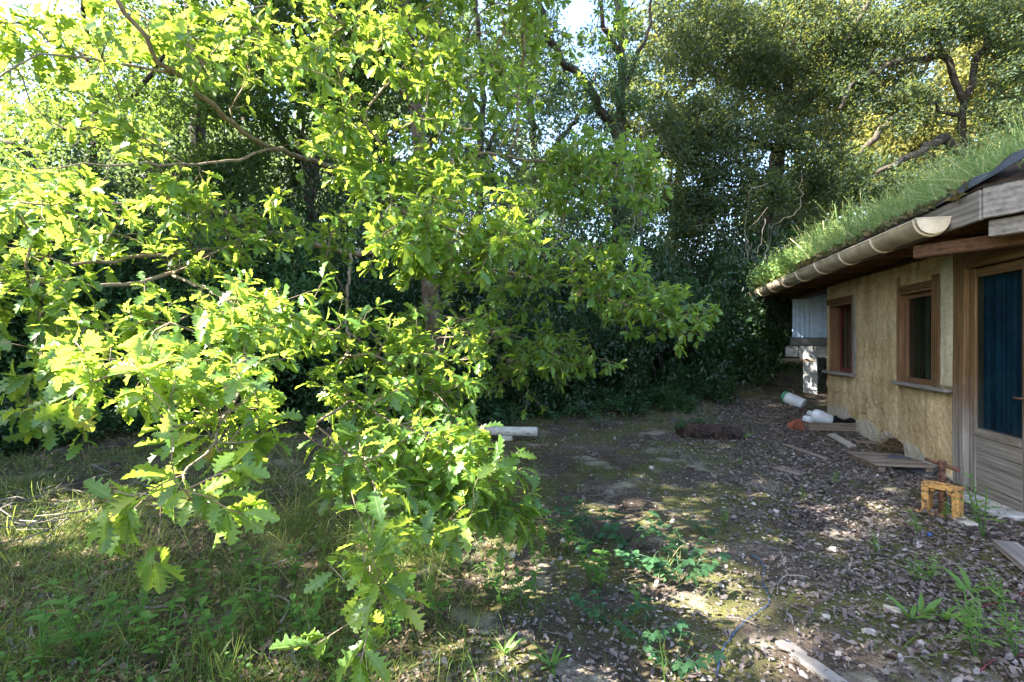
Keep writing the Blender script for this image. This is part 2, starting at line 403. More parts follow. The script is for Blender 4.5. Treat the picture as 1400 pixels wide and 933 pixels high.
# ------------------------------------------------------------------ setting: ground sheet
def axis(lo, hi, step, far):
    a = list(np.arange(lo, hi+step/2, step)); s = step
    x = hi
    while x < far: s *= 1.25; x += s; a.append(x)
    s = step; x = lo
    while x > -far: s *= 1.25; x -= s; a.insert(0, x)
    return np.array(a)
gx = axis(-7, 8, .1, 900); gy = axis(.2, 12, .1, 900)
XX, YY = np.meshgrid(gx, gy); ZZ = ground_z(XX, YY)
nx, ny = len(gx), len(gy)
ii = (np.arange(ny-1)[:, None]*nx+np.arange(nx-1)[None]).ravel()
gg = G(); gg.add(np.stack([XX, YY, ZZ], -1).reshape(-1, 3), np.stack([ii, ii+1, ii+nx+1, ii+nx], -1))
ground = tag(gg.build('ground', MAT['ground'], smooth=True), kind='structure', label='leaf-strewn woodland floor with moss and pale gravel', )

# ------------------------------------------------------------------ leaf templates (along +Y, normal +Z, unit length)
def lobed(ts, ws, fold=.25, bend=.25, curl=0):
    V = []; 
    for t, w in zip(ts, ws):
        zb = -bend*t*t
        V += [(-w, t+(.05 if w > .16 else 0), zb+fold*w+curl*math.sin(9*t)), (0, t, zb), (w, t+(.05 if w > .16 else 0), zb+fold*w-curl*math.sin(8*t+1))]
    V = np.array(V); n = len(ts); Fq = []
    for i in range(n-1):
        a = 3*i
        Fq += [(a, a+1, a+4, a+3), (a+1, a+2, a+5, a+4)]
    return V, np.array(Fq)
def oak_leaf(seed, fine=True):
    r = np.random.default_rng(seed); ts = [0, .09]; ws = [.009, .011]
    lob = [(.19, .10), (.34, .19), (.51, .265), (.68, .27), (.83, .19)] if fine else [(.24, .14), (.44, .25), (.64, .27), (.82, .19)]
    for c, w in lob:
        w *= r.uniform(.85, 1.15); c += r.uniform(-.012, .012)
        if fine: ts += [c-.045, c-.005, c+.035, c+.075]; ws += [w*.55, w*.95, w, w*.52]
        else: ts += [c+.0, c+.075]; ws += [w, w*.45]
    ts += [.955, 1.0]; ws += [.10*r.uniform(.8, 1.2), .03]
    return lobed(np.array(ts), np.array(ws), r.uniform(.0, .55), r.uniform(-.2, .65), r.uniform(.0, .04))
OAK_HI = [oak_leaf(40+k) for k in range(10)]
OAK_LO = [oak_leaf(60+k, False) for k in range(4)]
OAK_XL = [lobed(np.array([0, .2, .34, .44, .58, .68, .84, 1.]), np.array([.012, .09, .20, .12, .27, .14, .19, .03])*f_, .2+.1*f_, .25*f_, .02) for f_ in (.9, 1.0, 1.1)]
def oval(w=.25, fold=.3, bend=.2):
    V = np.array([(0, 0, 0), (-w, .45, fold*w), (0, 1, -bend), (w, .45, fold*w)]); return V, np.array([(0, 2, 1), (0, 3, 2)])
OVAL = [oval(.24, .35, .1), oval(.28, .2, .3), oval(.2, .5, -.1)]
def ovalhi(w=.3):
    ts = np.array([0, .2, .5, .8, 1.0]); ws = np.array([.02, .75*w, w, .6*w, .02]); return lobed(ts, ws, .25, .25)
OVH = [ovalhi(.3), ovalhi(.36), ovalhi(.24)]
def blade(w=.018, bend=.5):
    V = []; ts = [0, .4, .75]
    for t in ts: V += [(-w*(1-.5*t), t, -bend*t**2.2*.5), (w*(1-.5*t), t, -bend*t**2.2*.5)]
    V.append((0, 1-.25*bend, -bend*.55)); V = np.array(V)
    return V, [np.array([(0, 1, 3, 2), (2, 3, 5, 4)]), np.array([(4, 5, 6)])]
BLADE = [blade(.008, .3), blade(.010, .8), blade(.007, 1.3)]
RBLADE = [blade(.010, .3), blade(.012, .9), blade(.009, 1.4)]

def scatter(g, temps, pos, dirs, ups, sc, var):
    """stamps randomly chosen leaf templates into g"""
    pos = np.asarray(pos); n = len(pos)
    if n == 0: return
    dirs = nrm(dirs); side = nrm(np.cross(dirs, ups)); up = np.cross(side, dirs)
    pick = rng.integers(0, len(temps), n)
    for k, (V, Fs) in enumerate(temps):
        m = pick == k; c = int(m.sum())
        if not c: continue
        W = pos[m][:, None]+sc[m][:, None, None]*(V[None, :, 0:1]*side[m][:, None]+V[None, :, 1:2]*dirs[m][:, None]+V[None, :, 2:3]*up[m][:, None])
        off = (np.arange(c)*len(V))[:, None, None]
        fl = Fs if isinstance(Fs, list) else [Fs]
        g.add(W.reshape(-1, 3), [(f[None]+off).reshape(-1, f.shape[1]) for f in fl], np.repeat(var[m], len(V)))

def rdir(n): return nrm(rng.normal(size=(n, 3)))

# ------------------------------------------------------------------ tree skeletons
class Skel:
    def __init__(s): s.p = []; s.par = []; s.rmin = []; s.tag = []; s.plen = []
    def node(s, p, par, rmin=0, tag='twig'):
        s.p.append(np.asarray(p, float)); s.par.append(par); s.rmin.append(rmin); s.tag.append(tag)
        s.plen.append(0 if par < 0 else s.plen[par]+np.linalg.norm(s.p[par]-s.p[-1])); return len(s.p)-1
    def limb(s, pts, r0, r1, tag, step=.12, wob=.015, attach=True):
        pts = [np.asarray(q, float) for q in pts]
        par = -1
        if s.p and attach:
            par = int(np.argmin(np.linalg.norm(np.array(s.p)-pts[0], axis=1))); pts = [s.p[par]]+pts[1:]
        # Catmull-Rom
        Q = [2*pts[0]-pts[1]]+pts+[2*pts[-1]-pts[-2]]; out = []
        for i in range(1, len(Q)-2):
            m = max(2, int(np.linalg.norm(Q[i+1]-Q[i])/step))
            for k in range(m):
                t = k/m; a, b, c, d = Q[i-1:i+3]
                out.append(.5*(2*b+(c-a)*t+(2*a-5*b+4*c-d)*t*t+(3*b-a-3*c+d)*t**3))
        out.append(pts[-1]); n = len(out); ids = []
        for i, q in enumerate(out):
            if i == 0 and par >= 0: ids.append(par); continue
            q = q+rng.normal(size=3)*wob*(1 if 0 < i < n-1 else 0)
            par = s.node(q, par, r0+(r1-r0)*i/(n-1), tag); ids.append(par)
        return ids
    def grow(s, targets, step=.15, wob=.02, wlen=.22, droop=.0):
        T = np.asarray(targets); A = np.array(s.p)
        order = np.argsort([np.min(np.linalg.norm(A-t, axis=1)) for t in T])
        tips = []
        cap = len(s.p)+60*len(T)+10; buf = np.zeros((cap, 3)); pl = np.zeros(cap); n0 = len(s.p)
        buf[:n0] = A; pl[:n0] = s.plen
        for ti in order:
            t = T[ti]; N = len(s.p)
            d = np.linalg.norm(buf[:N]-t, axis=1)
            i = int(np.argmin(d+wlen*pl[:N]))
            a = s.p[i]; L = np.linalg.norm(t-a); m = int(min(40, max(2, round(L/step))))
            pd = a-s.p[s.par[i]] if s.par[i] >= 0 else t-a
            pd = pd/max(np.linalg.norm(pd), 1e-6)
            c1 = a+pd*L*.3; c2 = t-(t-a)*.3+np.array([0, 0, droop*L]); par = i
            for k in range(1, m+1):
                u = k/m
                q = (1-u)**3*a+3*(1-u)**2*u*c1+3*(1-u)*u*u*c2+u**3*t
                if k < m: q = q+rng.normal(size=3)*wob*min(1, L)
                par = s.node(q, par)
                buf[par] = q; pl[par] = s.plen[par]
            tips.append(par)
        return tips
    def radii(s, r0=.0035, e=2.4, scale=1.0):
        n = len(s.p); acc = np.zeros(n)
        for i in range(n-1, -1, -1):
            if acc[i] == 0: acc[i] = r0**e
            if s.par[i] >= 0: acc[s.par[i]] += acc[i] if False else 0
        # children are always appended after parents
        acc = np.zeros(n); haschild = np.zeros(n, bool)
        for i in range(n-1, -1, -1):
            if not haschild[i]: acc[i] = r0**e
            if s.par[i] >= 0: acc[s.par[i]] += acc[i]; haschild[s.par[i]] = True
        r = acc**(1/e)*scale
        rm = np.array(s.rmin); tg = np.array([t == 'twig' for t in s.tag])
        s.r = np.where(tg, r, rm)
        for i in range(n):          # never thicker than the parent
            if s.par[i] >= 0: s.r[i] = min(s.r[i], s.r[s.par[i]])
        return s.r
    def tubes(s, sides_big=10, sides_small=5):
        """one G per tag"""
        n = len(s.p); kids = [[] for _ in range(n)]
        for i in range(n):
            if s.par[i] >= 0: kids[s.par[i]].append(i)
        gs = {}
        stack = [i for i in range(n) if s.par[i] < 0]
        while stack:
            i = stack.pop(); chain = [i] if s.par[i] < 0 else [s.par[i], i]
            t = s.tag[i]
            while True:
                ks = kids[chain[-1]]
                same = [k for k in ks if s.tag[k] == t]
                if not same:
                    stack += ks; break
                nx_ = max(same, key=lambda k: s.r[k]); stack += [k for k in ks if k != nx_]; chain.append(nx_)
            rr = s.r[chain].copy()
            if len(chain) > 1 and s.par[i] >= 0: rr[0] = rr[1]
            gs.setdefault(t, G()).tube(np.array([s.p[c] for c in chain]), rr, sides_small if t == 'twig' else sides_big, rng.uniform(), cap=True)
        return gs
    def dirat(s, i):
        d = s.p[i]-s.p[s.par[i]]; return d/max(np.linalg.norm(d), 1e-6)

def even(n):      # low-discrepancy points in [-1, 1]^3
    k = np.arange(1, n+1)[:, None]; return 2*((.5+k*np.array([.8191725, .6710436, .5497005])) % 1)-1

def mass_points(masses, mult=1.0):
    out = []
    for (px, py, d, rx, ry, rd, n) in masses:
        n = max(1, int(round(n*(mult if d > 2.3 else min(mult, 1.0)))))
        q = rdir(n)*rng.uniform(0, 1, (n, 1))**.45
        for a in q: out.append(P(px+a[0]*rx, py+a[1]*ry, d+a[2]*rd))
    return np.array(out)

def over_ground(T, h=.12):
    T = np.array(T); g_ = ground_z(T[:, 0], T[:, 1])+h
    T[:, 2] = np.maximum(T[:, 2], g_); return T

# ------------------------------------------------------------------ the house (local frame: x along the wall away from the camera, y out towards the path)
HA = math.atan2(.969, .249)
house = empty('cob_house', (4.5, 4.86, 0), HA, label='low ochre cob house with timber door and grass growing on its roof', cat='house')
def hl(name, g, mat, parent=house, smooth=False):
    return g.build(name, MAT[mat], parent, smooth=smooth)
def hbox(name, lo, hi, mat, parent=house, bev=.006, cuts=0, jit=0, M=None):
    g = G(); g.box(lo, hi, bev, M, cuts=cuts, jit=jit); return hl(name, g, mat, parent)

# front wall: uneven plaster sheet with two deep window openings
W2 = (.445, 1.15, 1.00, 2.10); W1 = (2.46, 3.36, 1.00, 2.10)
us = np.unique(np.concatenate([np.arange(.02, 3.5, .022), [W2[0], W2[1], W1[0], W1[1], 3.5]]))
zs = np.unique(np.concatenate([np.arange(-.3, 2.42, .022), [1.0, 2.10, 2.42]]))
U, Z = np.meshgrid(us, zs)
Vn = .014*snoise(U, Z, 4, 11)+.008*snoise(U, Z, 14, 12)+.007*snoise(U, Z, 35, 13)+rng.normal(size=U.shape)*.003
for seam in (1.19, 2.40): Vn -= .014*np.exp(-((U-seam-.01*np.sin(Z*3))/.014)**2)
for k in range(14):      # finger-deep cracks and pits
    cu, cz, an = rng.uniform(.1, 3.4), rng.uniform(.1, 2.2), rng.uniform(-.5, .5)
    du = (U-cu)*math.cos(an)+(Z-cz)*math.sin(an); dz = -(U-cu)*math.sin(an)+(Z-cz)*math.cos(an)+.02*np.sin(du*20)
    Vn -= .012*np.exp(-(dz/.012)**2-(du/rng.uniform(.06, .2))**2)
nu, nz = len(us), len(zs)
q = (np.arange(nz-1)[:, None]*nu+np.arange(nu-1)[None]).ravel()
qu = (us[:-1]+us[1:])/2; qz = (zs[:-1]+zs[1:])/2; QU, QZ = np.meshgrid(qu, qz); QU = QU.ravel(); QZ = QZ.ravel()
keep = np.ones(len(q), bool)
for w in (W1, W2): keep &= ~((QU > w[0]) & (QU < w[1]) & (QZ > w[2]) & (QZ < w[3]))
q = q[keep]
wg = G(); wg.add(np.stack([U, Vn, Z], -1).reshape(-1, 3), np.stack([q, q+nu, q+nu+1, q+1], -1))
for w in (W1, W2):     # plaster reveals behind the linings
    a, b, c, d = w
    for quad in ([(a, .0, c), (b, .0, c), (b, -.32, c), (a, -.32, c)], [(a, 0, d), (b, 0, d), (b, -.32, d), (a, -.32, d)],
                 [(a, 0, c), (a, 0, d), (a, -.32, d), (a, -.32, c)], [(b, 0, c), (b, 0, d), (b, -.32, d), (b, -.32, c)]):
        wg.add(np.array(quad), np.array([[0, 1, 2, 3]]))
hl('wall', wg, 'plaster', smooth=True)
pu_ = np.linspace(.024, .296, 14); pz_ = np.linspace(1.005, 2.36, 60); PU, PZ = np.meshgrid(pu_, pz_)
PV = .024+.006*snoise(PU, PZ, 12, 71)+.003*snoise(PU, PZ, 40, 72)
PV[:, 0] = PV[:, -1] = -.02; PV[0] = PV[-1] = -.02; PU = PU+.006*snoise(PZ, PU, 20, 73)*(np.abs(PU-.16) > .12)
q = (np.arange(59)[:, None]*14+np.arange(13)[None]).ravel(); wp = G(); wp.add(np.stack([PU, PV, PZ], -1).reshape(-1, 3), np.stack([q, q+14, q+15, q+1], -1)); hl('plaster_panel', wp, 'plaster_pale', smooth=True)
# the far end wall, the side walls and the inner room
wl_pts = [(3.5, 0), (4.7, -1.5), (4.9, -5.2), (-2.6, -5.2), (-3.0, -2.4), (-1.09, -.02)]
for i in range(5):
    a = np.array(wl_pts[i]); b = np.array(wl_pts[i+1]); d = b-a; L = np.linalg.norm(d)
    M = Matrix.Translation((a[0], a[1], 0)) @ Matrix.Rotation(math.atan2(d[1], d[0]), 4, 'Z')
    hbox('wall', (.0, -.28, -.4), (L-.01, -.004, 2.37-.006*i), 'plaster', M=M, bev=.01)
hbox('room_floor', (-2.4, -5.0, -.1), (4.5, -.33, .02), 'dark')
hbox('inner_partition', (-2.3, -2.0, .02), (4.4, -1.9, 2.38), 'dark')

def window(w, frame_mat, lining_mat, curtain=None, red=False):
    a, b, c, d = w
    t = bpy.data.objects.new('window', None); COL.objects.link(t); t.parent = house
    hbox('lining', (b-.03, -.26, c+.004), (b-.002, .012, d-.004), lining_mat, t)          # far jamb board
    hbox('lining', (a+.002, -.26, c+.004), (a+.03, .010, d-.004), lining_mat, t)
    hbox('lining', (a+.032, -.26, d-.035), (b-.032, .011, d-.003), 'gold_h', t)
    hbox('sill', (a-.34 if not red else a-.10, -.26, c-.035), (b+.05 if not red else b+.14, .075, c+.002), 'grey_h', t, bev=.008, cuts=6, jit=.003)
    y = -.06 if not red else -.15
    f = G()
    f.box((a+.032, y-.03, c+.004), (a+.075, y+.02, d-.04), .004); f.box((b-.075, y-.03, c+.004), (b-.032, y+.02, d-.04), .004)
    f.box((a+.076, y-.03, c+.005), (b-.076, y+.018, c+.06), .004); f.box((a+.076, y-.03, d-.09), (b-.076, y+.018, d-.041), .004)
    hl('sash', f, frame_mat, t)
    hbox('pane', (a+.07, y-.012, c+.055), (b-.07, y-.006, d-.085), 'glass', t, bev=0)
    if red: hbox('mullion', ((a+b)/2-.02, y-.028, c+.061), ((a+b)/2+.02, y+.016, d-.091), frame_mat, t)
    if curtain:
        g = G(); uu = np.linspace(a+.09, a+(b-a)*.38, 24); yy = y-.07+.02*np.sin(uu*60)
        for k in range(23):
            g.add([(uu[k], yy[k], c+.02), (uu[k+1], yy[k+1], c+.02), (uu[k+1], yy[k+1], d-.05), (uu[k], yy[k], d-.05)], np.array([[0, 1, 2, 3]]))
        hl('curtain', g, curtain, t)
    return t
w2 = window(W2, 'brown_v', 'brown_v'); w1 = window(W1, 'red_v', 'brown_v', 'cream', True)
hbox('casing', (W2[0]-.145, -.02, 1.0), (W2[0]-.004, .022, 2.22), 'gold_v', w2)
hbox('casing', (W2[1]+.002, -.02, 1.003), (W2[1]+.03, .020, 2.28), 'brown_v', w2)
hbox('lintel', (W2[0]-.002, -.02, 2.103), (W2[1], .018, 2.17), 'gold_h', w2)
hbox('casing', (W1[0]-.10, -.02, 1.003), (W1[0]-.003, .024, 2.2), 'grey_v', w1)
hbox('lintel', (W1[0]-.002, -.02, 2.103), (W1[1]+.1, .018, 2.19), 'brown_h', w1)

# door: jambs, header, leaf with glass above weathered boards
door = bpy.data.objects.new('door', None); COL.objects.link(door); door.parent = house
hbox('jamb', (-.165, -.16, -.12), (.018, .055, 2.37), 'gold_v', door, .01, 10, .003)
hbox('jamb', (-1.08, -.16, -.12), (-.935, .05, 2.37), 'gold_v', door, .01, 10, .003)
hbox('header', (-.933, -.16, 2.20), (-.167, .052, 2.368), 'gold_h', door, .008)
hbox('stile', (-.262, -.10, .02), (-.172, .018, 2.19), 'gold_v', door, .006)
hbox('stile', (-.930, -.10, .02), (-.835, .018, 2.19), 'gold_v', door, .006)
hbox('top_rail', (-.833, -.098, 2.105), (-.264, .016, 2.188), 'gold_h', door)
hbox('glazing_rail', (-.833, -.098, .60), (-.264, .030, .675), 'gold_h', door)
hbox('pane', (-.832, -.004, .676), (-.265, .002, 2.104), 'glass', door, 0)
zb = -.02
for k, h in enumerate((.165, .15, .16, .14)):
    hbox('board', (-.832-.0*k, -.07, zb+.004), (-.265, .012+.004*(k % 2), zb+h), 'grey_h', door, .005, 8, .0025); zb += h
hbox('threshold', (-1.07, -.15, -.10), (-.168, .06, -.03), 'grey_h', door)
gc = G(); uu = np.linspace(-.832, -.2655, 60); yy = -.05+.006*np.sin(uu*40)+.003*np.sin(uu*97)
for k in range(59): gc.add([(uu[k], yy[k], .5), (uu[k+1], yy[k+1], .5), (uu[k+1], yy[k+1], 2.2), (uu[k], yy[k], 2.2)], np.array([[0, 1, 2, 3]]))
hl('curtain', gc, 'curtain', door, smooth=True)
gk = G(); gk.tube([(-.88, .018, 1.02), (-.88, .06, 1.02), (-.82, .065, 1.02)], .009, 8); hl('handle', gk, 'rust', door)

# eaves: wall plate, rafters, soffit, fascias
E = np.array([(9.0, -3.6), (8.0, -1.1), (6.15, .465), (-1.12, .465), (-3.16, -1.15), (-3.9, -3.6), (-2.6, -6.2), (7.6, -6.2)])
cen = np.array([2.5, -3.7])
roof = bpy.data.objects.new('roof', None); COL.objects.link(roof); roof.parent = house
hbox('wall_plate', (-1.0, -.24, 2.375), (5.6, -.03, 2.475), 'brown_h', roof, .008)
for k in range(10):
    u = -.55+.66*k
    hbox('rafter', (u, -.20, 2.478), (u+.075, .432, 2.60), 'brown_h', roof)
def soffit():
    g = G(); ins = cen+(E-cen)*.985
    n = len(ins); V = [(*p, 2.604) for p in ins]+[(*cen, 2.60)]
    g.add(V, np.array([(i, n, (i+1) % n) for i in range(n)])); V2 = [(*p, 2.64) for p in ins]+[(*cen, 4.0)]
    g.add(V2, np.array([(i, (i+1) % n, n) for i in range(n)]))
    return hl('soffit', g, 'brown_h', roof)
soffit()
def edge_board(i, z0, z1, t0, t1, mat, ext=0, off=0, s0=0, s1=None, cuts=8):
    a = E[i]; b = E[i+1]; d = b-a; L = np.linalg.norm(d); s1 = L if s1 is None else s1
    M = Matrix.Translation((a[0], a[1], 0)) @ Matrix.Rotation(math.atan2(d[1], d[0]), 4, 'Z')
    return hbox('fascia', (s0, t0, z0), (s1, t1, z1), mat, roof, .007, cuts, .003, M)
edge_board(2, 2.475, 2.72, -.003, .034, 'grey_h')               # along the gutter
edge_board(3, 2.478, 2.727, -.006, .034, 'grey_h', s0=.012)      # the facet turning towards the door side
edge_board(1, 2.475, 2.72, .0, .034, 'grey_h', s1=2.38); edge_board(4, 2.475, 2.715, .0, .034, 'grey_h', s0=.03)
edge_board(0, 2.475, 2.71, .0, .034, 'grey_h', s1=2.66); edge_board(5, 2.475, 2.71, 0, .034, 'grey_h', s0=.04); edge_board(6, 2.475, 2.715, 0, .034, 'grey_h', s0=.04)
d = E[4]-E[3]; M3 = Matrix.Translation((E[3][0], E[3][1], 0)) @ Matrix.Rotation(math.atan2(d[1], d[0]), 4, 'Z')
hbox('header_board', (.02, .06, 2.34), (2.5, .13, 2.474), 'grey_h', roof, .008, 8, .003, M3)
hbox('header_beam', (-.62, .30, 2.28), (2.2, .42, 2.40), 'brown_h', roof, .01, 8, .003, M3)
# sod: radial sheet over the eight-sided plan
per = []
for i in range(len(E)):
    a, b = E[i], E[(i+1) % len(E)]; m = max(6, int(np.linalg.norm(b-a)/.12))
    for k in range(m): per.append(a+(b-a)*k/m)
per = np.array(per); NP_ = len(per)
def rise(s): return 2.3*(1-s)-.75*(1-s)**2
rings = [(.996, -.02), (.998, .03), (.994, .05), (.985, .07)]+[(s, .08) for s in np.linspace(.96, .02, 34)]
def roof_s(p):
    out = np.full(len(p), -1.0)
    for i in range(len(E)):
        a, b = E[i], E[(i+1) % len(E)]; nn = np.array([b[1]-a[1], a[0]-b[0]]); out = np.maximum(out, (p-cen)@nn/((a-cen)@nn))
    return out
def roof_pt(b, s, dz=.08):
    p = cen+(b-cen)*s; return np.array([p[0], p[1], 2.70+rise(min(s, 1))+dz])
V = []
for (s, dz) in rings:
    p = cen+(per-cen)*s; z = 2.70+rise(min(s, 1))+dz+.03*snoise(p[:, 0], p[:, 1], 5, 21)*min(1, (1.02-s)*12)
    V.append(np.column_stack([p, z]))
V = np.vstack(V); i0 = (np.arange(len(rings)-1)[:, None]*NP_); j = np.arange(NP_)[None]; j2 = (j+1) % NP_
sg = G(); sg.add(V, np.stack([i0+j, i0+j2, i0+NP_+j2, i0+NP_+j], -1).reshape(-1, 4))
hl('sod', sg, 'soil', roof, smooth=True)
# the grass itself
def roof_grass():
    g = G(); n = 54000
    idx = rng.integers(0, NP_, n); fr = rng.uniform(0, 1, (n, 1)); b = per[idx]*(1-fr)+per[(idx+1) % NP_]*fr
    s = 1-rng.uniform(0, 1, n)**1.6*.85
    vis = (b[:, 1] > -2.0); b = b[vis]; s = s[vis]; n = len(b)
    p = cen+(b-cen)*s[:, None]
    pos = np.column_stack([p, 2.70+rise(s)+.05])
    out = nrm(b-cen); edge = np.clip((s-.93)/.07, 0, 1)
    dirs = np.column_stack([out*.35+.0, np.ones(n)])+rng.normal(size=(n, 3))*.38
    dirs[:, :2] += out*edge[:, None]*.9; dirs[:, 2] -= edge*.5
    NC = 900; kc = rng.integers(0, NC, n); ci = rng.integers(0, n, NC)      # blades gathered into leaning tufts
    p = p*.25+.75*(p[ci][kc]+rng.normal(size=(n, 2))*.10); pos[:, :2] = p
    lean = rng.normal(size=(NC, 3))*.35; dirs += lean[kc]; tl = rng.uniform(.35, 1.7, NC)[kc]; tv = rng.normal(size=NC)[kc]*.24
    s = roof_s(p); ok_ = s < 1.0; pos[:, 2] = 2.70+rise(np.minimum(s, 1))+.05; edge = np.clip((s-.93)/.07, 0, 1); L0 = ok_*1.0; patch = .5+.5*snoise(p[:, 0], p[:, 1], 2.2, 31)
    L = rng.uniform(.09, .44, n)*(.55+.6*patch)*(1-.5*edge)*tl*(1+.35*np.clip((p[:, 0]-2)/3, 0, 1))*L0+1e-4

    scatter(g, RBLADE, pos, dirs, rdir(n)+np.array([0, 0, .2]), L, np.clip(.54+.3*(patch-.5)+tv+rng.normal(size=n)*.2, 0, 1))
    o = hl('roof_grass', g, 'roofgrass', roof); o['kind'] = 'stuff'
    # tall flowering stalks
    h = G()
    for k in range(300):
        i = rng.integers(0, n); q = pos[i]; L_ = rng.uniform(.3, .95); lean = rng.normal(size=2)*.22
        t = np.linspace(0, 1, 5)[:, None]; path = q+np.hstack([lean*t**2, L_*t])
        h.tube(path, np.linspace(.0022, .0012, 5), 3, rng.uniform(.6, 1), False)
        m = 9; tt = rng.uniform(.62, 1.0, m); pp = q+np.column_stack([lean[0]*tt**2, lean[1]*tt**2, L_*tt])
        scatter(h, OVAL, pp, rdir(m)*.7+np.array([0, 0, .6]), rdir(m), rng.uniform(.010, .026, m), rng.uniform(.4, 1, m))
    m = 2200; i = rng.integers(0, n, m); scatter(h, [blade(.004, .5), blade(.005, 1.1), blade(.004, 1.5)], pos[i], np.column_stack([rng.normal(size=(m, 2))*.45, np.ones(m)]), rdir(m)*np.array([1, 1, .2]), rng.uniform(.3, .8, m)*rng.uniform(.6, 1.2, m), np.clip(rng.normal(size=m)*.25+.6, 0, 1))
    o = hl('seed_stalk', h, 'roofgrass', roof); o['kind'] = 'stuff'
    # rusty low moss and roots along the edge
    e = G(); n = 9000
    idx = rng.integers(0, NP_, n); fr = rng.uniform(0, 1, (n, 1)); b = per[idx]*(1-fr)+per[(idx+1) % NP_]*fr
    ok = (b[:, 1] > -.9) & (snoise(b[:, 0], b[:, 1], 1.9, 8) > -.35); b = b[ok]; n = len(b); s = rng.uniform(.955, 1.012, n); p = cen+(b-cen)*s[:, None]
    out = nrm(b-cen)
    scatter(e, BLADE+OVAL, np.column_stack([p, 2.74+rise(np.minimum(s, 1))*.9+rng.uniform(-.02, .05, n)]), np.column_stack([out, np.zeros(n)])*.7+rdir(n), rdir(n), rng.uniform(.04, .11, n), rng.uniform(0, 1, n))
    o = hl('edge_moss', e, 'sedum', roof); o['kind'] = 'stuff'
    # bushier, softer growth where the roof runs out at the back
    e = G(); n = 9000; k = rng.integers(0, 60, n); cu = rng.uniform(3.6, 6.2, 60); cs = rng.uniform(-.25, .5, 60)
    pos = np.column_stack([cu[k], .42-cs[k]*.9*np.ones(n), 2.86+.45*np.maximum(cs[k], 0)])+rng.normal(size=(n, 3))*.12
    scatter(e, OVAL+BLADE, pos, rdir(n)+np.array([0, .3, .3]), rdir(n)+np.array([0, 0, .8]), rng.uniform(.03, .09, n), np.clip(rng.normal(size=n)*.2+.35, 0, 1))
    o = hl('roof_herbs', e, 'roofgrass', roof); o['kind'] = 'stuff'
roof_grass()
# black membrane flap standing up at the corner
def membrane():
    g = G(); n = 22; th = .006
    path = [(.75, .50, 2.735), (.2, .50, 2.75), (-.4, .495, 2.79), (-.9, .485, 2.845), (-1.2, .44, 2.90), (-1.42, .30, 2.97)]
    path = np.array(path); t = np.linspace(0, len(path)-1, n); pp = np.column_stack([np.interp(t, np.arange(len(path)), path[:, k]) for k in range(3)])
    wd = np.interp(t, [0, 1.5, 3, 4, 5], [.04, .10, .17, .19, .12])
    V = []
    for k in range(n):
        lo = pp[k]+np.array([0, 0, -wd[k]*.55]); hi = pp[k]+np.array([0, -.16-.04*math.sin(k), wd[k]*.35+.01*math.sin(k*1.7)])
        V += [lo, hi, hi-np.array([0, 0, th]), lo-np.array([0, th, 0])]
    Fq = []
    for k in range(n-1):
        for a in range(4): Fq.append((4*k+a, 4*k+(a+1) % 4, 4*k+4+(a+1) % 4, 4*k+4+a))
    g.add(V, [np.array(Fq), np.array([(0, 3, 2, 1), (4*n-4, 4*n-3, 4*n-2, 4*n-1)])])
    return hl('membrane_flap', g, 'membrane', roof)
membrane()
hbox('flashing', (.0, -.012, 2.729), (2.4, .20, 2.737), 'membrane', roof, 0, 0, 0, M3)
# half-round gutter with straps
gut = G(); r = .125; y0 = .475+r; z0 = 2.585
an = np.linspace(0, math.pi, 15)
def prof(rr, u, zofs): return np.column_stack([np.full(15, u), y0+rr*np.cos(an)*1.0, z0+zofs-rr*np.sin(an)*1.05])
u0, u1 = -.74, 6.05
drop = lambda u: -.012*(u-u0)/(u1-u0)
Vg = np.vstack([prof(r, u0, 0), prof(r, u1, drop(u1)), prof(r-.006, u0, 0), prof(r-.006, u1, drop(u1))])
q = []
for k in range(14): q += [(k, 15+k, 16+k, k+1), (30+k, 31+k, 46+k, 45+k)]
q += [(0, 30, 45, 15), (14, 29, 44, 59-15+14-14+0) if False else (14, 29, 59, 44)]
gut.add(Vg, np.array(q))
gut.tube([(u0, y0+r, z0+.004), (u1, y0+r, z0+.004+drop(u1))], .009, 8)      # rolled front lip
gt = hl('gutter', gut, 'gutter', house, smooth=True)
ec = G(); pc = prof(r+.004, u0-.004, 0); pd_ = prof(r+.004, u0-.016, 0)
ec.add(np.vstack([pc, pd_, [[u0-.004, y0, z0]], [[u0-.016, y0, z0]]]), [np.array([(30, k+1, k) for k in range(14)]+[(31, 15+k, 16+k) for k in range(14)]), np.array([(k, k+1, 16+k, 15+k) for k in range(14)])])
ec.tube([(u0-.012, y0+r+.012, z0+.006), (u0-.012, y0-r-.006, z0+.006)], .008, 6)
hl('end_cap', ec, 'gutter', gt)
for k in range(9):
    u = u0+.02+k*.83+(.0 if k else 0)
    b = G(); zz = drop(u); A = [prof(r+.003, u, zz), prof(r+.02, u+.004, zz), prof(r+.02, u+.05, zz), prof(r+.003, u+.054, zz)]
    b.add(np.vstack(A), np.array([(15*m+j, 15*m+j+1, 15*m+16+j, 15*m+15+j) for m in range(3) for j in range(14)]))
    hl('bracket', b, 'gutter', gt, smooth=False)

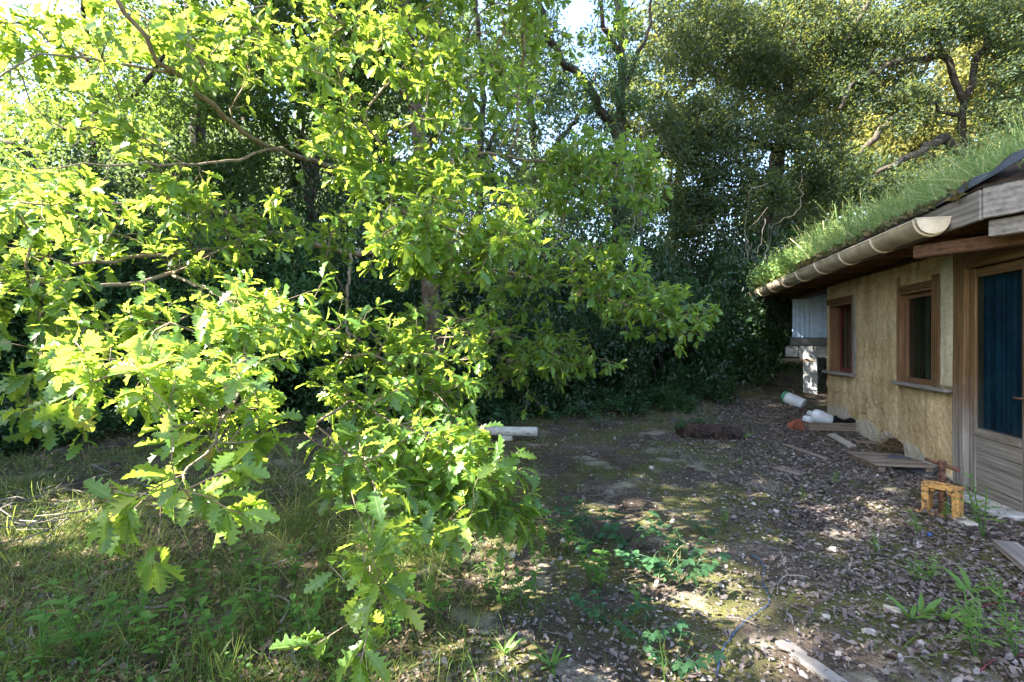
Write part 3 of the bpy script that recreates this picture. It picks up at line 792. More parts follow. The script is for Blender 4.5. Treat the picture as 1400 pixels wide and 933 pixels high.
# raised pale metal tank house behind the far corner
th_o = P(1106, 556, 10.0); th_o[2] = float(ground_z(th_o[0], th_o[1]))
shed = empty('metal_cabin', th_o, math.radians(-34), label='pale blue ribbed metal cabin raised on block pier behind the house', cat='cabin')
zc = 1.57-th_o[2]
def sbox(name, lo, hi, mat, parent=shed, bev=.006):
    g = G(); g.box(lo, hi, bev); return g.build(name, MAT[mat], parent)
cabin = sbox('cabin_body', (-.30, 0, zc), (1.6, 1.5, zc+1.05), 'white_metal')
for k in range(9): sbox('rib', (-.285+.085*k+(.14 if k > 3 else 0), -.03, zc+.01), (-.245+.085*k+(.14 if k > 3 else 0), -.001, zc+1.04), 'white_metal', cabin, .004)
sbox('edge_trim', (.37, -.03, zc-.005), (.395, -.002, zc+1.045), 'cream', cabin)
sbox('floor_beam', (-.34, -.04, zc-.17), (1.6, 1.5, zc-.004), 'black_plastic')
for (a, b, c, d_) in ((-.42, -.18, -.40, -.18), (-.17, .08, -.42, -.175), (.10, .6, -.41, -.178)):
    sbox('block', (a, -.10, zc+c), (b, .4, zc+d_), 'block', shed, .012)
sbox('ledge', (-.55, -.14, zc-.50), (.10, .4, zc-.43), 'slat')
pier = sbox('pier', (-.10, -.12, -.4), (.15, .2, zc-.425), 'block', shed, .004)
for k in range(5):
    for c in range(2): sbox('tile', (-.095+.122*c, -.135, .04+.165*k), (.020+.122*c, -.121, .20+.165*k), 'block', pier, .003)

# ------------------------------------------------------------------ the oak
def add_shoots(sk, tips, n=(2, 4), L=(.08, .2), step=.05):
    ends = list(tips)
    for i in tips:
        d = sk.dirat(i); 
        for k in range(rng.integers(*n)):
            b = i
            for _ in range(rng.integers(0, 3)): b = sk.par[b] if sk.par[b] >= 0 else b
            q = nrm(d*.6+rng.normal(size=3)*.7+np.array([0, 0, .05])); LL = rng.uniform(*L); par = b; m = max(2, int(LL/step))
            for j in range(1, m+1): par = sk.node(sk.p[b]+q*LL*j/m+rng.normal(size=3)*.006, par)
            ends.append(par)
    return ends

oak_base = P(605, 632, 6.0); oak_base[2] = float(ground_z(oak_base[0], oak_base[1]))-.05
oak = empty('oak_tree', oak_base, label='oak tree with sunlit lobed leaves and long low branches sweeping over the grass', cat='tree')
S = Skel()
def lp(*a): return [P(*q) for q in a]
S.limb([oak_base]+lp((602, 560, 6), (596, 470, 6.0), (586, 380, 6.0), (578, 260, 6.05), (572, 180, 6.1), (560, 80, 6.2), (545, -60, 6.2), (520, -250, 6.3), (500, -420, 6.2)), .125, .035, 'trunk', .12, .008)
limbs = [
 (lp((583, 352, 6), (540, 343, 5.7), (480, 346, 5.3), (420, 330, 4.8), (385, 320, 4.5), (340, 328, 4.1), (280, 342, 3.6), (200, 352, 3.2), (100, 362, 2.8)), .062, .014),
 (lp((355, 325, 4.2), (310, 290, 3.9), (200, 278, 3.4), (60, 285, 2.9)), .028, .008),
 (lp((300, 340, 3.7), (235, 372, 3.2), (150, 393, 2.8), (60, 386, 2.4), (-60, 395, 2.0)), .026, .012),
 (lp((576, 240, 6), (520, 240, 5.2), (440, 225, 4.4), (375, 203, 3.8), (320, 170, 3.4), (262, 118, 3.0), (215, 85, 2.8), (195, 50, 2.7), (150, -20, 2.5)), .05, .018),
 (lp((372, 205, 3.8), (300, 222, 3.2), (200, 225, 2.7), (80, 230, 2.3)), .02, .006),
 (lp((240, 100, 2.9), (150, 85, 2.7), (50, 75, 2.5), (-40, 140, 2.3)), .013, .005),
 (lp((480, 346, 5.3), (474, 420, 4.2), (478, 470, 3.4), (458, 515, 3.0), (475, 550, 2.7), (430, 580, 2.4)), .026, .010),
 (lp((235, 372, 3.2), (320, 420, 2.6), (335, 500, 2.0), (295, 590, 1.65), (250, 650, 1.3)), .017, .005),
 (lp((475, 550, 2.7), (560, 590, 2.4), (640, 640, 2.15)), .011, .004),
 (lp((430, 580, 2.4), (505, 650, 1.85), (505, 760, 1.5), (500, 850, 1.35)), .009, .003),
 (lp((577, 270, 6), (640, 215, 5.6), (720, 218, 5.2), (820, 235, 4.9), (890, 250, 4.7)), .035, .008),
 (lp((588, 400, 6), (650, 370, 5.6), (740, 380, 5.2), (850, 415, 4.8), (950, 425, 4.5)), .035, .008),
 (lp((592, 430, 6), (680, 450, 5.5), (780, 490, 5.0)), .026, .007),
 (lp((570, 150, 6.1), (540, 110, 5), (500, 60, 4), (450, 20, 3.2)), .035, .012),
 (lp((564, 110, 6.1), (620, 110, 5.2), (660, 100, 4.3), (690, 40, 4)), .03, .010),
 (lp((578, 300, 6), (562, 292, 5), (560, 288, 4), (600, 308, 3.3), (670, 335, 3.0)), .028, .008),
 (lp((556, 40, 6.2), (480, -60, 5), (300, -120, 3.5), (100, -160, 2.6)), .04, .012),
 (lp((550, -20, 6.2), (700, -150, 6.4), (900, -260, 6.8)), .04, .012),
 (lp((545, -60, 6.2), (420, -220, 7.4), (250, -300, 8.4)), .04, .012),
 (lp((530, -180, 6.2), (600, -420, 5.4), (650, -700, 4.6)), .04, .012),
]
for i, (pts, a, b) in enumerate(limbs): S.limb(pts, a*.62, b*.7, 'limb%02d' % i, .09, .009)
masses = [  # px, py, depth, rx, ry, rdepth, targets
 (90, 50, 2.7, 150, 75, .5, 13), (260, 30, 3.2, 120, 60, .6, 10), (50, 260, 2.4, 110, 70, .5, 11), (190, 190, 3.0, 120, 60, .6, 6),
 (420, 70, 3.4, 110, 75, .6, 22), (540, 50, 3.6, 120, 70, .6, 22), (650, 130, 3.8, 85, 90, .6, 22), (470, 190, 3.5, 100, 45, .6, 14),
 (540, 255, 3.4, 120, 50, .5, 24), (630, 330, 3.2, 95, 60, .4, 26), (560, 320, 3.0, 70, 50, .4, 12), (690, 300, 3.3, 30, 70, .3, 8), (620, 220, 3.8, 70, 50, .4, 12),
 (400, 430, 2.9, 130, 42, .5, 20), (290, 450, 2.2, 150, 55, .4, 20), (110, 480, 2.2, 130, 50, .4, 14), (40, 390, 2.2, 80, 50, .3, 9), (60, 560, 2.3, 80, 50, .3, 7),
 (270, 540, 1.65, 130, 60, .25, 11), (330, 600, 1.75, 90, 50, .2, 7), (245, 675, 1.25, 45, 50, .1, 4), (150, 510, 1.7, 70, 40, .2, 5),
 (490, 560, 2.7, 80, 40, .3, 9), (560, 610, 2.4, 100, 55, .3, 12), (480, 650, 2.1, 90, 50, .25, 11), (650, 640, 2.25, 55, 65, .2, 15), (600, 695, 2.1, 70, 35, .2, 10), (560, 650, 2.6, 90, 40, .3, 9), (690, 690, 2.4, 30, 40, .15, 6), (520, 500, 3.4, 80, 30, .3, 8),
 (505, 830, 1.38, 30, 70, .08, 4), (515, 740, 1.55, 30, 40, .1, 2),
 (830, 225, 4.8, 90, 45, .5, 24), (770, 260, 4.9, 90, 50, .6, 20), (880, 265, 4.7, 40, 35, .3, 7), (780, 200, 4.8, 40, 50, .3, 7),
 (780, 350, 4.9, 110, 60, .6, 24), (850, 410, 4.6, 100, 55, .5, 32), (930, 430, 4.3, 50, 28, .3, 13), (720, 420, 5.0, 80, 60, .5, 16), (780, 490, 4.8, 90, 35, .4, 16), (700, 500, 4.9, 70, 50, .4, 14), (640, 430, 5.0, 60, 60, .4, 10),
 (720, 40, 4.6, 60, 60, .5, 8), (130, 330, 3.0, 140, 40, .5, 10), (300, 345, 3.6, 110, 40, .5, 9), (240, 265, 3.4, 120, 30, .5, 7), (430, 320, 4.0, 70, 40, .4, 7), (600, 545, 3.0, 55, 75, .4, 13), (530, 480, 3.2, 60, 50, .4, 9), (590, 120, 3.6, 60, 60, .4, 12), (640, 470, 3.6, 40, 50, .4, 7), (330, 290, 3.8, 120, 40, .5, 8), (560, 440, 5.0, 50, 60, .4, 6),
 # above the frame: unseen crown added to shade the clearing
 (100, -140, 3.0, 200, 100, .9, 3), (400, -120, 4.2, 200, 100, 1.2, 12), (650, -130, 5.5, 200, 110, 1.4, 26), (880, -230, 6.4, 180, 120, 1.2, 22), (300, -280, 7.4, 260, 120, 1.4, 24), (600, -480, 5.6, 300, 200, 1.5, 60),
 (560, -120, 7.2, 220, 130, 1.0, 50), (820, -80, 6.6, 130, 100, .9, 34), (420, -250, 6.4, 220, 130, 1.0, 50), (720, -300, 6.2, 180, 130, 1.2, 44),
]
WM = [((-.3, 3.0, 5.3), (1.4, 1.5, .8), 70), ((-1, 6, 6.6), (2.1, 1.9, 1.6), 130), ((.3, 8, 6.7), (1.9, 1.2, 1.7), 80), ((-1.5, 7.6, 8.4), (2.2, 1.6, 1.5), 70), ((.6, 5, 5.6), (1.1, 1.4, .9), 50), ((0, 1.5, 5.4), (1.2, 1.2, .7), 50), ((-.4, 3.3, 4.6), (1.2, 1.2, .5), 60)]  # unseen overhead canopy, added to keep sun off the ground and house
WT = np.vstack([np.array(c)+rdir(n_)*rng.uniform(0, 1, (n_, 1))**.4*np.array(r_) for c, r_, n_ in WM])
T = np.vstack([over_ground(mass_points(masses, 1.45), .2), WT])
tips = S.grow(T, .13, .018, .20, .05)
tips = add_shoots(S, tips)
S.radii(.0022, 2.35, .8)
# leaves
LP, LD, LU, LS, LH = [], [], [], [], []
for i in tips:
    d = S.dirat(i); p = S.p[i]; high = CY-(p[2]-CZ)/max(p[1], .3)*F < -90; n = rng.integers(12, 18) if high else rng.integers(4, 9)
    lat = rdir(n); lat -= (lat@d)[:, None]*d; lat = nrm(lat)
    LP.append(p-d*rng.uniform(0, .07, (n, 1))); LD.append(d*rng.uniform(.2, 1.1, (n, 1))+lat+np.array([0, 0, -.18]))
    LU.append(np.array([0, 0, 1.0])+rng.normal(size=(n, 3))*.42); LS.append(rng.uniform(.058, .112, n)*rng.uniform(.8, 1.15)*(1.15 if high else 1)); LH.append(np.full(n, high))
LP = np.vstack(LP); LD = nrm(np.vstack(LD)); LU = np.vstack(LU); LS = np.concatenate(LS); LH = np.concatenate(LH); LV = np.clip(rng.normal(size=len(LP))*.2+.42, 0, 1)
okz = LP[:, 2] > ground_z(LP[:, 0], LP[:, 1])+.08
okz &= np.linalg.norm(LP-np.array([0, 0, CZ]), axis=1) > .75
LP, LD, LU, LS, LV, LH = LP[okz], LD[okz], LU[okz], LS[okz], LV[okz], LH[okz]
dep = np.maximum(LP[:, 1], .01); ppx = CX+LP[:, 0]/dep*F; ppy = CY-(LP[:, 2]-CZ)/dep*F
size = np.where((ppx > -20) & (ppx < 1420) & (ppy > -20) & (ppy < 950) & (LP[:, 1] > .2), LS/dep, 0)
big = np.zeros(len(LP), bool); big[np.argsort(-size)[:290]] = True
gs = S.tubes(10, 4)
for t_, g_ in gs.items():
    if t_ == 'twig': tag(g_.build('twigs', MAT['twig'], oak, oak_base, True), kind='stuff')
    else: g_.build('trunk' if t_ == 'trunk' else 'limb', MAT['bark' if t_ == 'trunk' else 'twig'], oak, oak_base, True)
cg = G(); nb = ~big; near = nb & (dep < 1.5) & ~LH
scatter(cg, OAK_HI, LP[near], LD[near], LU[near], LS[near], LV[near]); far_ = nb & ~near & ~LH
scatter(cg, [oval(.3, .3, .2), oval(.33, .2, .1)], LP[LH], LD[LH], LU[LH], LS[LH], LV[LH])
xf_ = far_ & (dep > 2.4); far_ = far_ & ~xf_; scatter(cg, OAK_LO, LP[far_], LD[far_], LU[far_], LS[far_], LV[far_]); scatter(cg, OAK_XL, LP[xf_], LD[xf_], LU[xf_], LS[xf_], LV[xf_])
tag(cg.build('crown', MAT['oak'], oak, oak_base), kind='stuff')
leaf_me = [mesh_np('leaf', V, [Fq], np.full(len(V), .5), MAT['oak_o']) for V, Fq in OAK_HI]
for i in np.where(big)[0]:
    o = link('leaf', leaf_me[rng.integers(0, 10)], oak)
    side = nrm(np.cross(LD[i], LU[i])); up = np.cross(side, LD[i])
    m = Matrix(((side[0], LD[i][0], up[0]), (side[1], LD[i][1], up[1]), (side[2], LD[i][2], up[2]))).to_4x4()
    o.matrix_local = Matrix.Translation(LP[i]-oak_base) @ m @ Matrix.Scale(LS[i], 4)
print('oak leaves', len(LP))

# ------------------------------------------------------------------ woodland trees behind
def tree(label, base, trunk, limbs, masses, leaf, mat, bark, per=55, lr=.3, ls=(.05, .09), r0=.2, group='trees of the wood behind the clearing', name='holm_oak', temps=OVAL, mult=1, grow_wob=.05, up=.5):
    b = P(*base); b[2] = float(ground_z(b[0], b[1]))-.1
    t = empty(name, b, label=label, cat='tree', group=group)
    s = Skel(); s.limb([b]+lp(*trunk), r0, r0*.3, 'trunk', .25, .03)
    for i, (pts, a, c) in enumerate(limbs): s.limb(lp(*pts), a, c, 'limb%02d' % i, .22, .035)
    T = over_ground(mass_points(masses, mult), .3); tips = s.grow(T, .35, grow_wob, .2, .05); s.radii(.006, 2.3, .9)
    for k, g_ in s.tubes(9, 4).items():
        if k == 'twig': tag(g_.build('twigs', MAT[bark], t, b, True), kind='stuff')
        else: g_.build('trunk' if k == 'trunk' else 'limb', MAT[bark], t, b, True)
    tp = np.array([s.p[i] for i in tips]); n = len(tp)*per
    clump = np.repeat(rng.uniform(.6, 1.35, len(tp)), per)
    off = rdir(n)*(rng.uniform(0, 1, (n, 1))**.5)*lr*clump[:, None]; off[:, 2] *= .75
    pos = np.repeat(tp, per, 0)+off
    g_ = G(); scatter(g_, temps, pos, off/lr+rdir(n)*.8, rdir(n)*.8+np.array([0, 0, up]), rng.uniform(*ls, n), np.clip(rng.normal(size=n)*.22+.45+np.repeat(rng.normal(size=len(tp))*.12, per), 0, 1))
    tag(g_.build('crown', MAT[mat], t, b), kind='stuff'); return t

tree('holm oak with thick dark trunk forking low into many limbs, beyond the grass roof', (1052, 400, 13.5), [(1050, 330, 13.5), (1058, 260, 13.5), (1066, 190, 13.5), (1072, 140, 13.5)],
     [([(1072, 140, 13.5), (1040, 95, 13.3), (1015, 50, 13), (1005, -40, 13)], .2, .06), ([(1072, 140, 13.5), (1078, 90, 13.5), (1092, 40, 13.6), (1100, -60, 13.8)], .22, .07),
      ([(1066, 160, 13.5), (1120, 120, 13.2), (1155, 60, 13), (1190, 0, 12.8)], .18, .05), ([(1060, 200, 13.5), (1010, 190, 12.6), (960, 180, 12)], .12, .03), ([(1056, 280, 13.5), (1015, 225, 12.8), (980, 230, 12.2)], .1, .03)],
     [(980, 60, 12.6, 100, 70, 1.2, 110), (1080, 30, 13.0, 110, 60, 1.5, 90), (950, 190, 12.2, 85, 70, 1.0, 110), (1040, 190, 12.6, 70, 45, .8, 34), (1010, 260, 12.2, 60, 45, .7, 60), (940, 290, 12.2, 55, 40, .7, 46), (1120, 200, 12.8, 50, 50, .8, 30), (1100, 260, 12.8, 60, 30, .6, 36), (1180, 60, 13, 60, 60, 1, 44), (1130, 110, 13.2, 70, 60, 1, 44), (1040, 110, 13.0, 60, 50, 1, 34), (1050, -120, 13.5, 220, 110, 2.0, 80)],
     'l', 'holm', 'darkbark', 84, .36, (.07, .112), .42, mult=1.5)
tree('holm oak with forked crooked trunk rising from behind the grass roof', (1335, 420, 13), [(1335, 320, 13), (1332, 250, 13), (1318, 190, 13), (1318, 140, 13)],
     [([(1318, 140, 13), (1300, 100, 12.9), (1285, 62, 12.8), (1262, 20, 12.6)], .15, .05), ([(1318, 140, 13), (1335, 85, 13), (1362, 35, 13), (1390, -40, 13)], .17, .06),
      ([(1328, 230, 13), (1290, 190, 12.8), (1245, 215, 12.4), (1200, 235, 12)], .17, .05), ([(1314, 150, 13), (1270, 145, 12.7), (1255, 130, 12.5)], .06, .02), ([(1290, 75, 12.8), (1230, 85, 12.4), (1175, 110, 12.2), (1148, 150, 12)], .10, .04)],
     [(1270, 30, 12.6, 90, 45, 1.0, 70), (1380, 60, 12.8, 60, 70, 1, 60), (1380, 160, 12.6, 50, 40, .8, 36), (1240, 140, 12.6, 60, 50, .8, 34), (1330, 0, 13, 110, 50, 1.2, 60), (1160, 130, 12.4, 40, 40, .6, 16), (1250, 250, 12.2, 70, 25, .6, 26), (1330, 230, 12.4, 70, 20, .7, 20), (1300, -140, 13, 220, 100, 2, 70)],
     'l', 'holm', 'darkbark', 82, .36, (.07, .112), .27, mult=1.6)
tree('ivy-covered tree with bare broken boughs at its top, beyond the oak', (850, 470, 11.5), [(848, 420, 11.5), (846, 300, 11.5), (848, 180, 11.5), (850, 90, 11.5), (845, 0, 11.6), (838, -90, 11.6)],
     [([(846, 200, 11.5), (800, 115, 11.2), (765, 80, 11), (748, 55, 10.9), (735, 0, 10.8)], .12, .06), ([(850, 80, 11.5), (825, 40, 11.3), (815, -20, 11.2)], .08, .03), ([(848, 120, 11.5), (880, 60, 11.5), (890, 0, 11.5)], .07, .03)],
     [(840, 110, 11.2, 45, 110, .6, 70), (830, 290, 11.3, 70, 80, .8, 70), (780, 150, 11.2, 50, 60, .7, 36), (740, 40, 11, 40, 60, .8, 20), (860, -60, 11.4, 90, 70, 1.2, 30)],
     'l', 'ivy', 'darkbark', 58, .28, (.055, .095), .2, name='ivy_tree')
tree('leafy light green tree close behind the oak, on the bank side of its trunk', (420, 520, 9.0), [(415, 400, 9), (430, 250, 9), (445, 120, 9), (460, 0, 9), (470, -120, 9)],
     [([(430, 250, 9), (380, 180, 8.8), (320, 140, 8.6)], .08, .03), ([(440, 160, 9), (520, 80, 9), (560, 20, 9)], .08, .03), ([(445, 120, 9), (400, 40, 8.7), (340, 0, 8.5)], .07, .03)],
     [(340, 130, 8.6, 120, 80, 1.0, 70), (480, 100, 9, 110, 90, 1.0, 70), (400, 20, 8.8, 160, 60, 1.2, 70), (560, 40, 9.2, 90, 70, 1, 40), (300, 230, 8.6, 90, 40, .7, 30), (420, -120, 9, 200, 90, 1.4, 50)],
     'l', 'mid', 'darkbark', 65, .32, (.07, .11), .085, name='young_tree', mult=1.3)
tree('leafy tree on the bank with sun-bleached outer foliage, beyond the low oak branches', (120, 560, 9.5), [(115, 420, 9.5), (120, 300, 9.5), (130, 180, 9.5), (120, 60, 9.5), (110, -60, 9.5)],
     [([(120, 300, 9.5), (60, 230, 9.2), (0, 190, 9)], .08, .03), ([(125, 200, 9.5), (190, 120, 9.5), (240, 60, 9.5)], .08, .03)],
     [(60, 170, 9.0, 110, 70, 1.0, 18), (200, 130, 9.6, 90, 90, 1, 50), (100, 300, 9.2, 140, 60, .8, 60), (-60, 320, 8.4, 80, 90, 1, 30), (120, 20, 9.6, 120, 60, 1, 26)],
     'l', 'mid', 'darkbark', 55, .32, (.07, .11), .10, name='young_tree')
tree('slim grey-leaved tree standing straight behind the oak trunk', (650, 500, 11.5), [(648, 400, 11.5), (655, 250, 11.5), (660, 120, 11.5), (650, 0, 11.5), (650, -120, 11.5)],
     [([(655, 220, 11.5), (690, 160, 11.4), (720, 130, 11.3)], .06, .02), ([(658, 150, 11.5), (610, 90, 11.4), (590, 40, 11.4)], .06, .02)],
     [(700, 180, 11.4, 70, 70, .8, 44), (620, 280, 11.2, 100, 60, .8, 50), (720, 80, 11.4, 60, 60, .8, 30), (640, 20, 11.6, 90, 50, 1, 24), (720, 300, 11.2, 80, 50, .7, 40), (640, -110, 11.6, 160, 80, 1.2, 30)],
     'l', 'grey', 'darkbark', 55, .3, (.06, .09), .12, name='young_tree')
def added_shade_tree(label, x_, y_, h_, c, r_, n, per, ls, mat='mid', r0=.2, box=False):  # trees added for the shade their high unseen crowns cast
    b = np.array([x_, y_, float(ground_z(x_, y_))-.1]); t = empty('added_shade_tree', b, label=label, cat='tree', group='trees of the wood behind the clearing'); s = Skel()
    s.limb([b, b+np.array([.2, .1, h_*.35]), b+np.array([-.1, 0, h_*.7]), b+np.array([.1, .1, h_])], r0, .05, 'trunk', .3, .03)
    tips = s.grow(np.array(c)+(even(n) if box else rdir(n)*rng.uniform(0, 1, (n, 1))**.4)*np.array(r_), .4, .05); s.radii(.006, 2.3)
    for k, g_ in s.tubes(9, 4).items(): g_.build('trunk' if k == 'trunk' else 'twigs', MAT['darkbark'], t, b, True)
    tp = np.array([s.p[i] for i in tips]); m_ = n*per; off = rdir(m_)*rng.uniform(0, 1, (m_, 1))**.5*.6; g_ = G()
    scatter(g_, OVAL, np.repeat(tp, per, 0)+off, off+rdir(m_), rdir(m_)*.7+np.array([0, 0, .6]), rng.uniform(*ls, m_), np.clip(rng.normal(size=m_)*.2+.45, 0, 1)); tag(g_.build('crown', MAT[mat], t, b), kind='stuff')
added_shade_tree('added tall shade tree on the bank with its crown high above the wood', -7.0, 10.4, 15, (-6.5, 10.2, 16), (3.4, 3.0, 4.4), 170, 120, (.13, .2))
added_shade_tree('added tall shade tree between oak and bank, crown spreading over the clearing', -4.2, 9.6, 9, (-3.8, 9.2, 9.6), (2.6, 1.8, 1.8), 110, 100, (.11, .17), r0=.11)
added_shade_tree('added very tall shade tree beyond the grass, its crown above the bushy young trees', -9.6, -1.2, 14, (-9.2, -1.1, 14.0), (1.0, 1.45, 3.9), 170, 110, (.2, .3), r0=.2, box=True)
added_shade_tree('added very tall shade tree behind the bushy young tree that faces the door', -10.2, 1.4, 14, (-9.6, 1.5, 15.4), (1.1, 1.9, 2.6), 130, 110, (.2, .3), r0=.2, box=True)
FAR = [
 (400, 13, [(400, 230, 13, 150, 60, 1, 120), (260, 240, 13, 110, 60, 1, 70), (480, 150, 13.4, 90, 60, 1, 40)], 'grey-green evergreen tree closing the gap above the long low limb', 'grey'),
 (1330, 20, [(1330, 130, 20, 120, 80, 2, 110), (1250, 190, 19, 90, 50, 2, 70), (1390, 30, 20, 90, 60, 2, 60)], 'distant holm oak with golden backlight painted into its leaves, behind the crooked forked trunk', 'gold'),
 (1080, 21, [(1080, 130, 21, 120, 80, 2, 110), (1000, 60, 21, 110, 60, 2, 70), (1130, 30, 21, 110, 60, 2, 60)], 'distant holm oak with golden backlight painted into its leaves, behind the thick dark trunk', 'gold'),
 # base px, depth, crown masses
 (1190, 22, [(1190, 190, 21, 110, 60, 2, 90), (1150, 90, 22, 100, 70, 2, 70), (1240, 30, 22, 90, 60, 2, 40)], 'distant holm oak with yellow backlight painted into its leaves, between the two dark forked trunks', 'gold'),
 (1440, 19, [(1420, 200, 18, 120, 70, 2, 80), (1400, 90, 19, 100, 80, 2, 70), (1480, 0, 19, 140, 90, 2, 60)], 'holm oak with painted golden backlight rising behind the corner of the grass roof', 'gold'),
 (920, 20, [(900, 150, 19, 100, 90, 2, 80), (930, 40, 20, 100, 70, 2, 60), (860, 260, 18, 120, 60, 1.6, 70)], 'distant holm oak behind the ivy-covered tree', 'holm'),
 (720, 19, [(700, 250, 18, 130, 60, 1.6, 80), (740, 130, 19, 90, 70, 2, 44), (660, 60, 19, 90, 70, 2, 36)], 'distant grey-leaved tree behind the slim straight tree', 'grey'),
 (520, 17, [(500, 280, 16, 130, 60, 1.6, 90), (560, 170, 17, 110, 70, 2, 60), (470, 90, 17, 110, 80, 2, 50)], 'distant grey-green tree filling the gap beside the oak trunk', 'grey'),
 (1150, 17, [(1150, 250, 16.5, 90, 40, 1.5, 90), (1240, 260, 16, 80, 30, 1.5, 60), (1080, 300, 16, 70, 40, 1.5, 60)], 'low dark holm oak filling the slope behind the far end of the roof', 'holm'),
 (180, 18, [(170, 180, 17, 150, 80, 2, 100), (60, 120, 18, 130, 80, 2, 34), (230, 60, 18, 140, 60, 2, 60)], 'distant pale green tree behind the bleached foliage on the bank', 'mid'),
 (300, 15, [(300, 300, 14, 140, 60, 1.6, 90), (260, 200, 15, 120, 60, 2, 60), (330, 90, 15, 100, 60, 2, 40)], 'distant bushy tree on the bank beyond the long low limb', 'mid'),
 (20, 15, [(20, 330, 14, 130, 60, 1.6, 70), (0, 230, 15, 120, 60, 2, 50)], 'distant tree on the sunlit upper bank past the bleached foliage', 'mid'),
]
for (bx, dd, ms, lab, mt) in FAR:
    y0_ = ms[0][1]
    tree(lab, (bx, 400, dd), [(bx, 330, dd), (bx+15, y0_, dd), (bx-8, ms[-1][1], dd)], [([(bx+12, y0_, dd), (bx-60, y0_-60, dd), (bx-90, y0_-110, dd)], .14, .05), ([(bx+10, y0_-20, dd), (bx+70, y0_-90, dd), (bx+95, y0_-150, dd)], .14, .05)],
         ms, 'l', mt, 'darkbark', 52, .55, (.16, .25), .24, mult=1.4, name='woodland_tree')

for (x_, y_, h_, ry_, nc_, lab) in ((-8.6, .2, 7.1, 1.6, 140, 'added bushy young shade tree beyond the grass, facing the door of the house'), (-8.6, 3.85, 14.5, 1.6, 440, 'added tall bushy shade tree at the foot of the bank beside the brushwood'), (-8.7, 2.65, 8.6, .7, 120, 'added narrow bushy shade tree squeezed between the bushy tree facing the door and the tall one'), (-9.6, 6.3, 14.5, 1.5, 300, 'added tall bushy shade tree on the bank above the long low oak limb'), (-8.4, -2.8, 6.4, 1.6, 80, 'added bushy young shade tree well clear of the bank behind the photographer')):  # unseen trees added to shade the ground while the oak stays lit
    b = np.array([x_, y_, float(ground_z(x_, y_))-.1]); t = empty('young_tree', b, label=lab, cat='tree', group='trees of the wood behind the clearing'); s = Skel()
    s.limb([b, b+np.array([.1, 0, h_*.4]), b+np.array([0, .1, h_*.8])], .12, .03, 'trunk', .2, .02)
    q = even(nc_); q[:, :2] *= np.sqrt(np.clip(1.15-np.abs(q[:, 2:])**3, .15, 1)); q = q*np.array([1.0, ry_, h_*.47])+np.array([x_, y_, h_*.5]); q = q[~((q[:, 2] < 5.5) & (q[:, 2] > 3.5) & (q[:, 1] < 3.4) & (q[:, 1] > 1.7))]; tips = s.grow(over_ground(q, .3), .3, .04); s.radii(.005, 2.3)  # gap shaped into the crowns lets a sun patch through
    for k, g_ in s.tubes(8, 4).items(): g_.build('trunk' if k == 'trunk' else 'twigs', MAT['darkbark'], t, b, True)
    tp = np.array([s.p[i] for i in tips]); n = len(tp)*52; off = rdir(n)*rng.uniform(0, 1, (n, 1))**.5*.42; g_ = G()
    scatter(g_, OVAL, np.repeat(tp, 52, 0)+off, off*3+rdir(n), rdir(n)*.7+np.array([0, 0, .6]), rng.uniform(.21, .33, n), np.clip(rng.normal(size=n)*.2+.45, 0, 1)); tag(g_.build('crown', MAT['mid'], t, b), kind='stuff')

# ------------------------------------------------------------------ thicket: shrubs built once per kind, then copied
def shrub_proto(mat, nleaf, h, w, ls, seed, temps=OVAL, clumps=40, bark='darkbark'):
    t = empty('shrub', (0, 0, 0)); s = Skel()
    for k in range(6):
        a = k*1.05+rng.uniform(-.3, .3); s.limb([np.zeros(3), np.array([math.cos(a)*.25*w, math.sin(a)*.25*w, h*.4]), np.array([math.cos(a)*.5*w, math.sin(a)*.5*w, h*.7])], .02, .007, 'stem%d' % k, .12, .02, attach=False)
    q = rdir(clumps); q[:, 2] = np.abs(q[:, 2])*1.0
    T = q*np.array([w, w, h])*rng.uniform(.45, 1, (clumps, 1))+np.array([0, 0, .05*h]); T[:, 2] = np.maximum(T[:, 2], .1)
    tips = s.grow(T, .15, .02); s.radii(.004, 2.3)
    g_ = G()
    for k in s.tubes(5, 4).values(): 
        g_.v += k.v; g_.f += [f+g_.n for f in k.f]; g_.var += k.var; g_.n += k.n
    g_.build('stems', MAT[bark], t, smooth=True)
    per = nleaf//clumps; n = clumps*per; off = rdir(n)*rng.uniform(0, 1, (n, 1))**.5*.24*np.array([w, w, h*.8])
    pos = np.repeat(np.array([s.p[i] for i in tips]), per, 0)+off; pos[:, 2] = np.maximum(pos[:, 2], .03)
    l_ = G(); scatter(l_, temps, pos, off*2+rdir(n)*.7, rdir(n)*.6+np.array([0, 0, .7]), rng.uniform(*ls, n), np.clip(rng.normal(size=n)*.22+.45, 0, 1))
    tag(l_.build('foliage', MAT[mat], t), kind='stuff'); return t
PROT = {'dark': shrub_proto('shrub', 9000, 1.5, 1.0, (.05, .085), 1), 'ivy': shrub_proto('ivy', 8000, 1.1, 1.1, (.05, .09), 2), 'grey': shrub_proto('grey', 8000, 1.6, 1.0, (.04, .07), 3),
        'bush': shrub_proto('bush', 8000, 1.3, 1.0, (.04, .075), 4), 'mid': shrub_proto('mid', 7000, 1.2, 1.1, (.05, .09), 5)}
PROT['tall_dark'] = shrub_proto('shrub', 17000, 4.0, 1.6, (.06, .10), 6, clumps=120); PROT['tall_mid'] = shrub_proto('bush', 17000, 3.8, 1.6, (.06, .10), 7, clumps=120)
used = set()
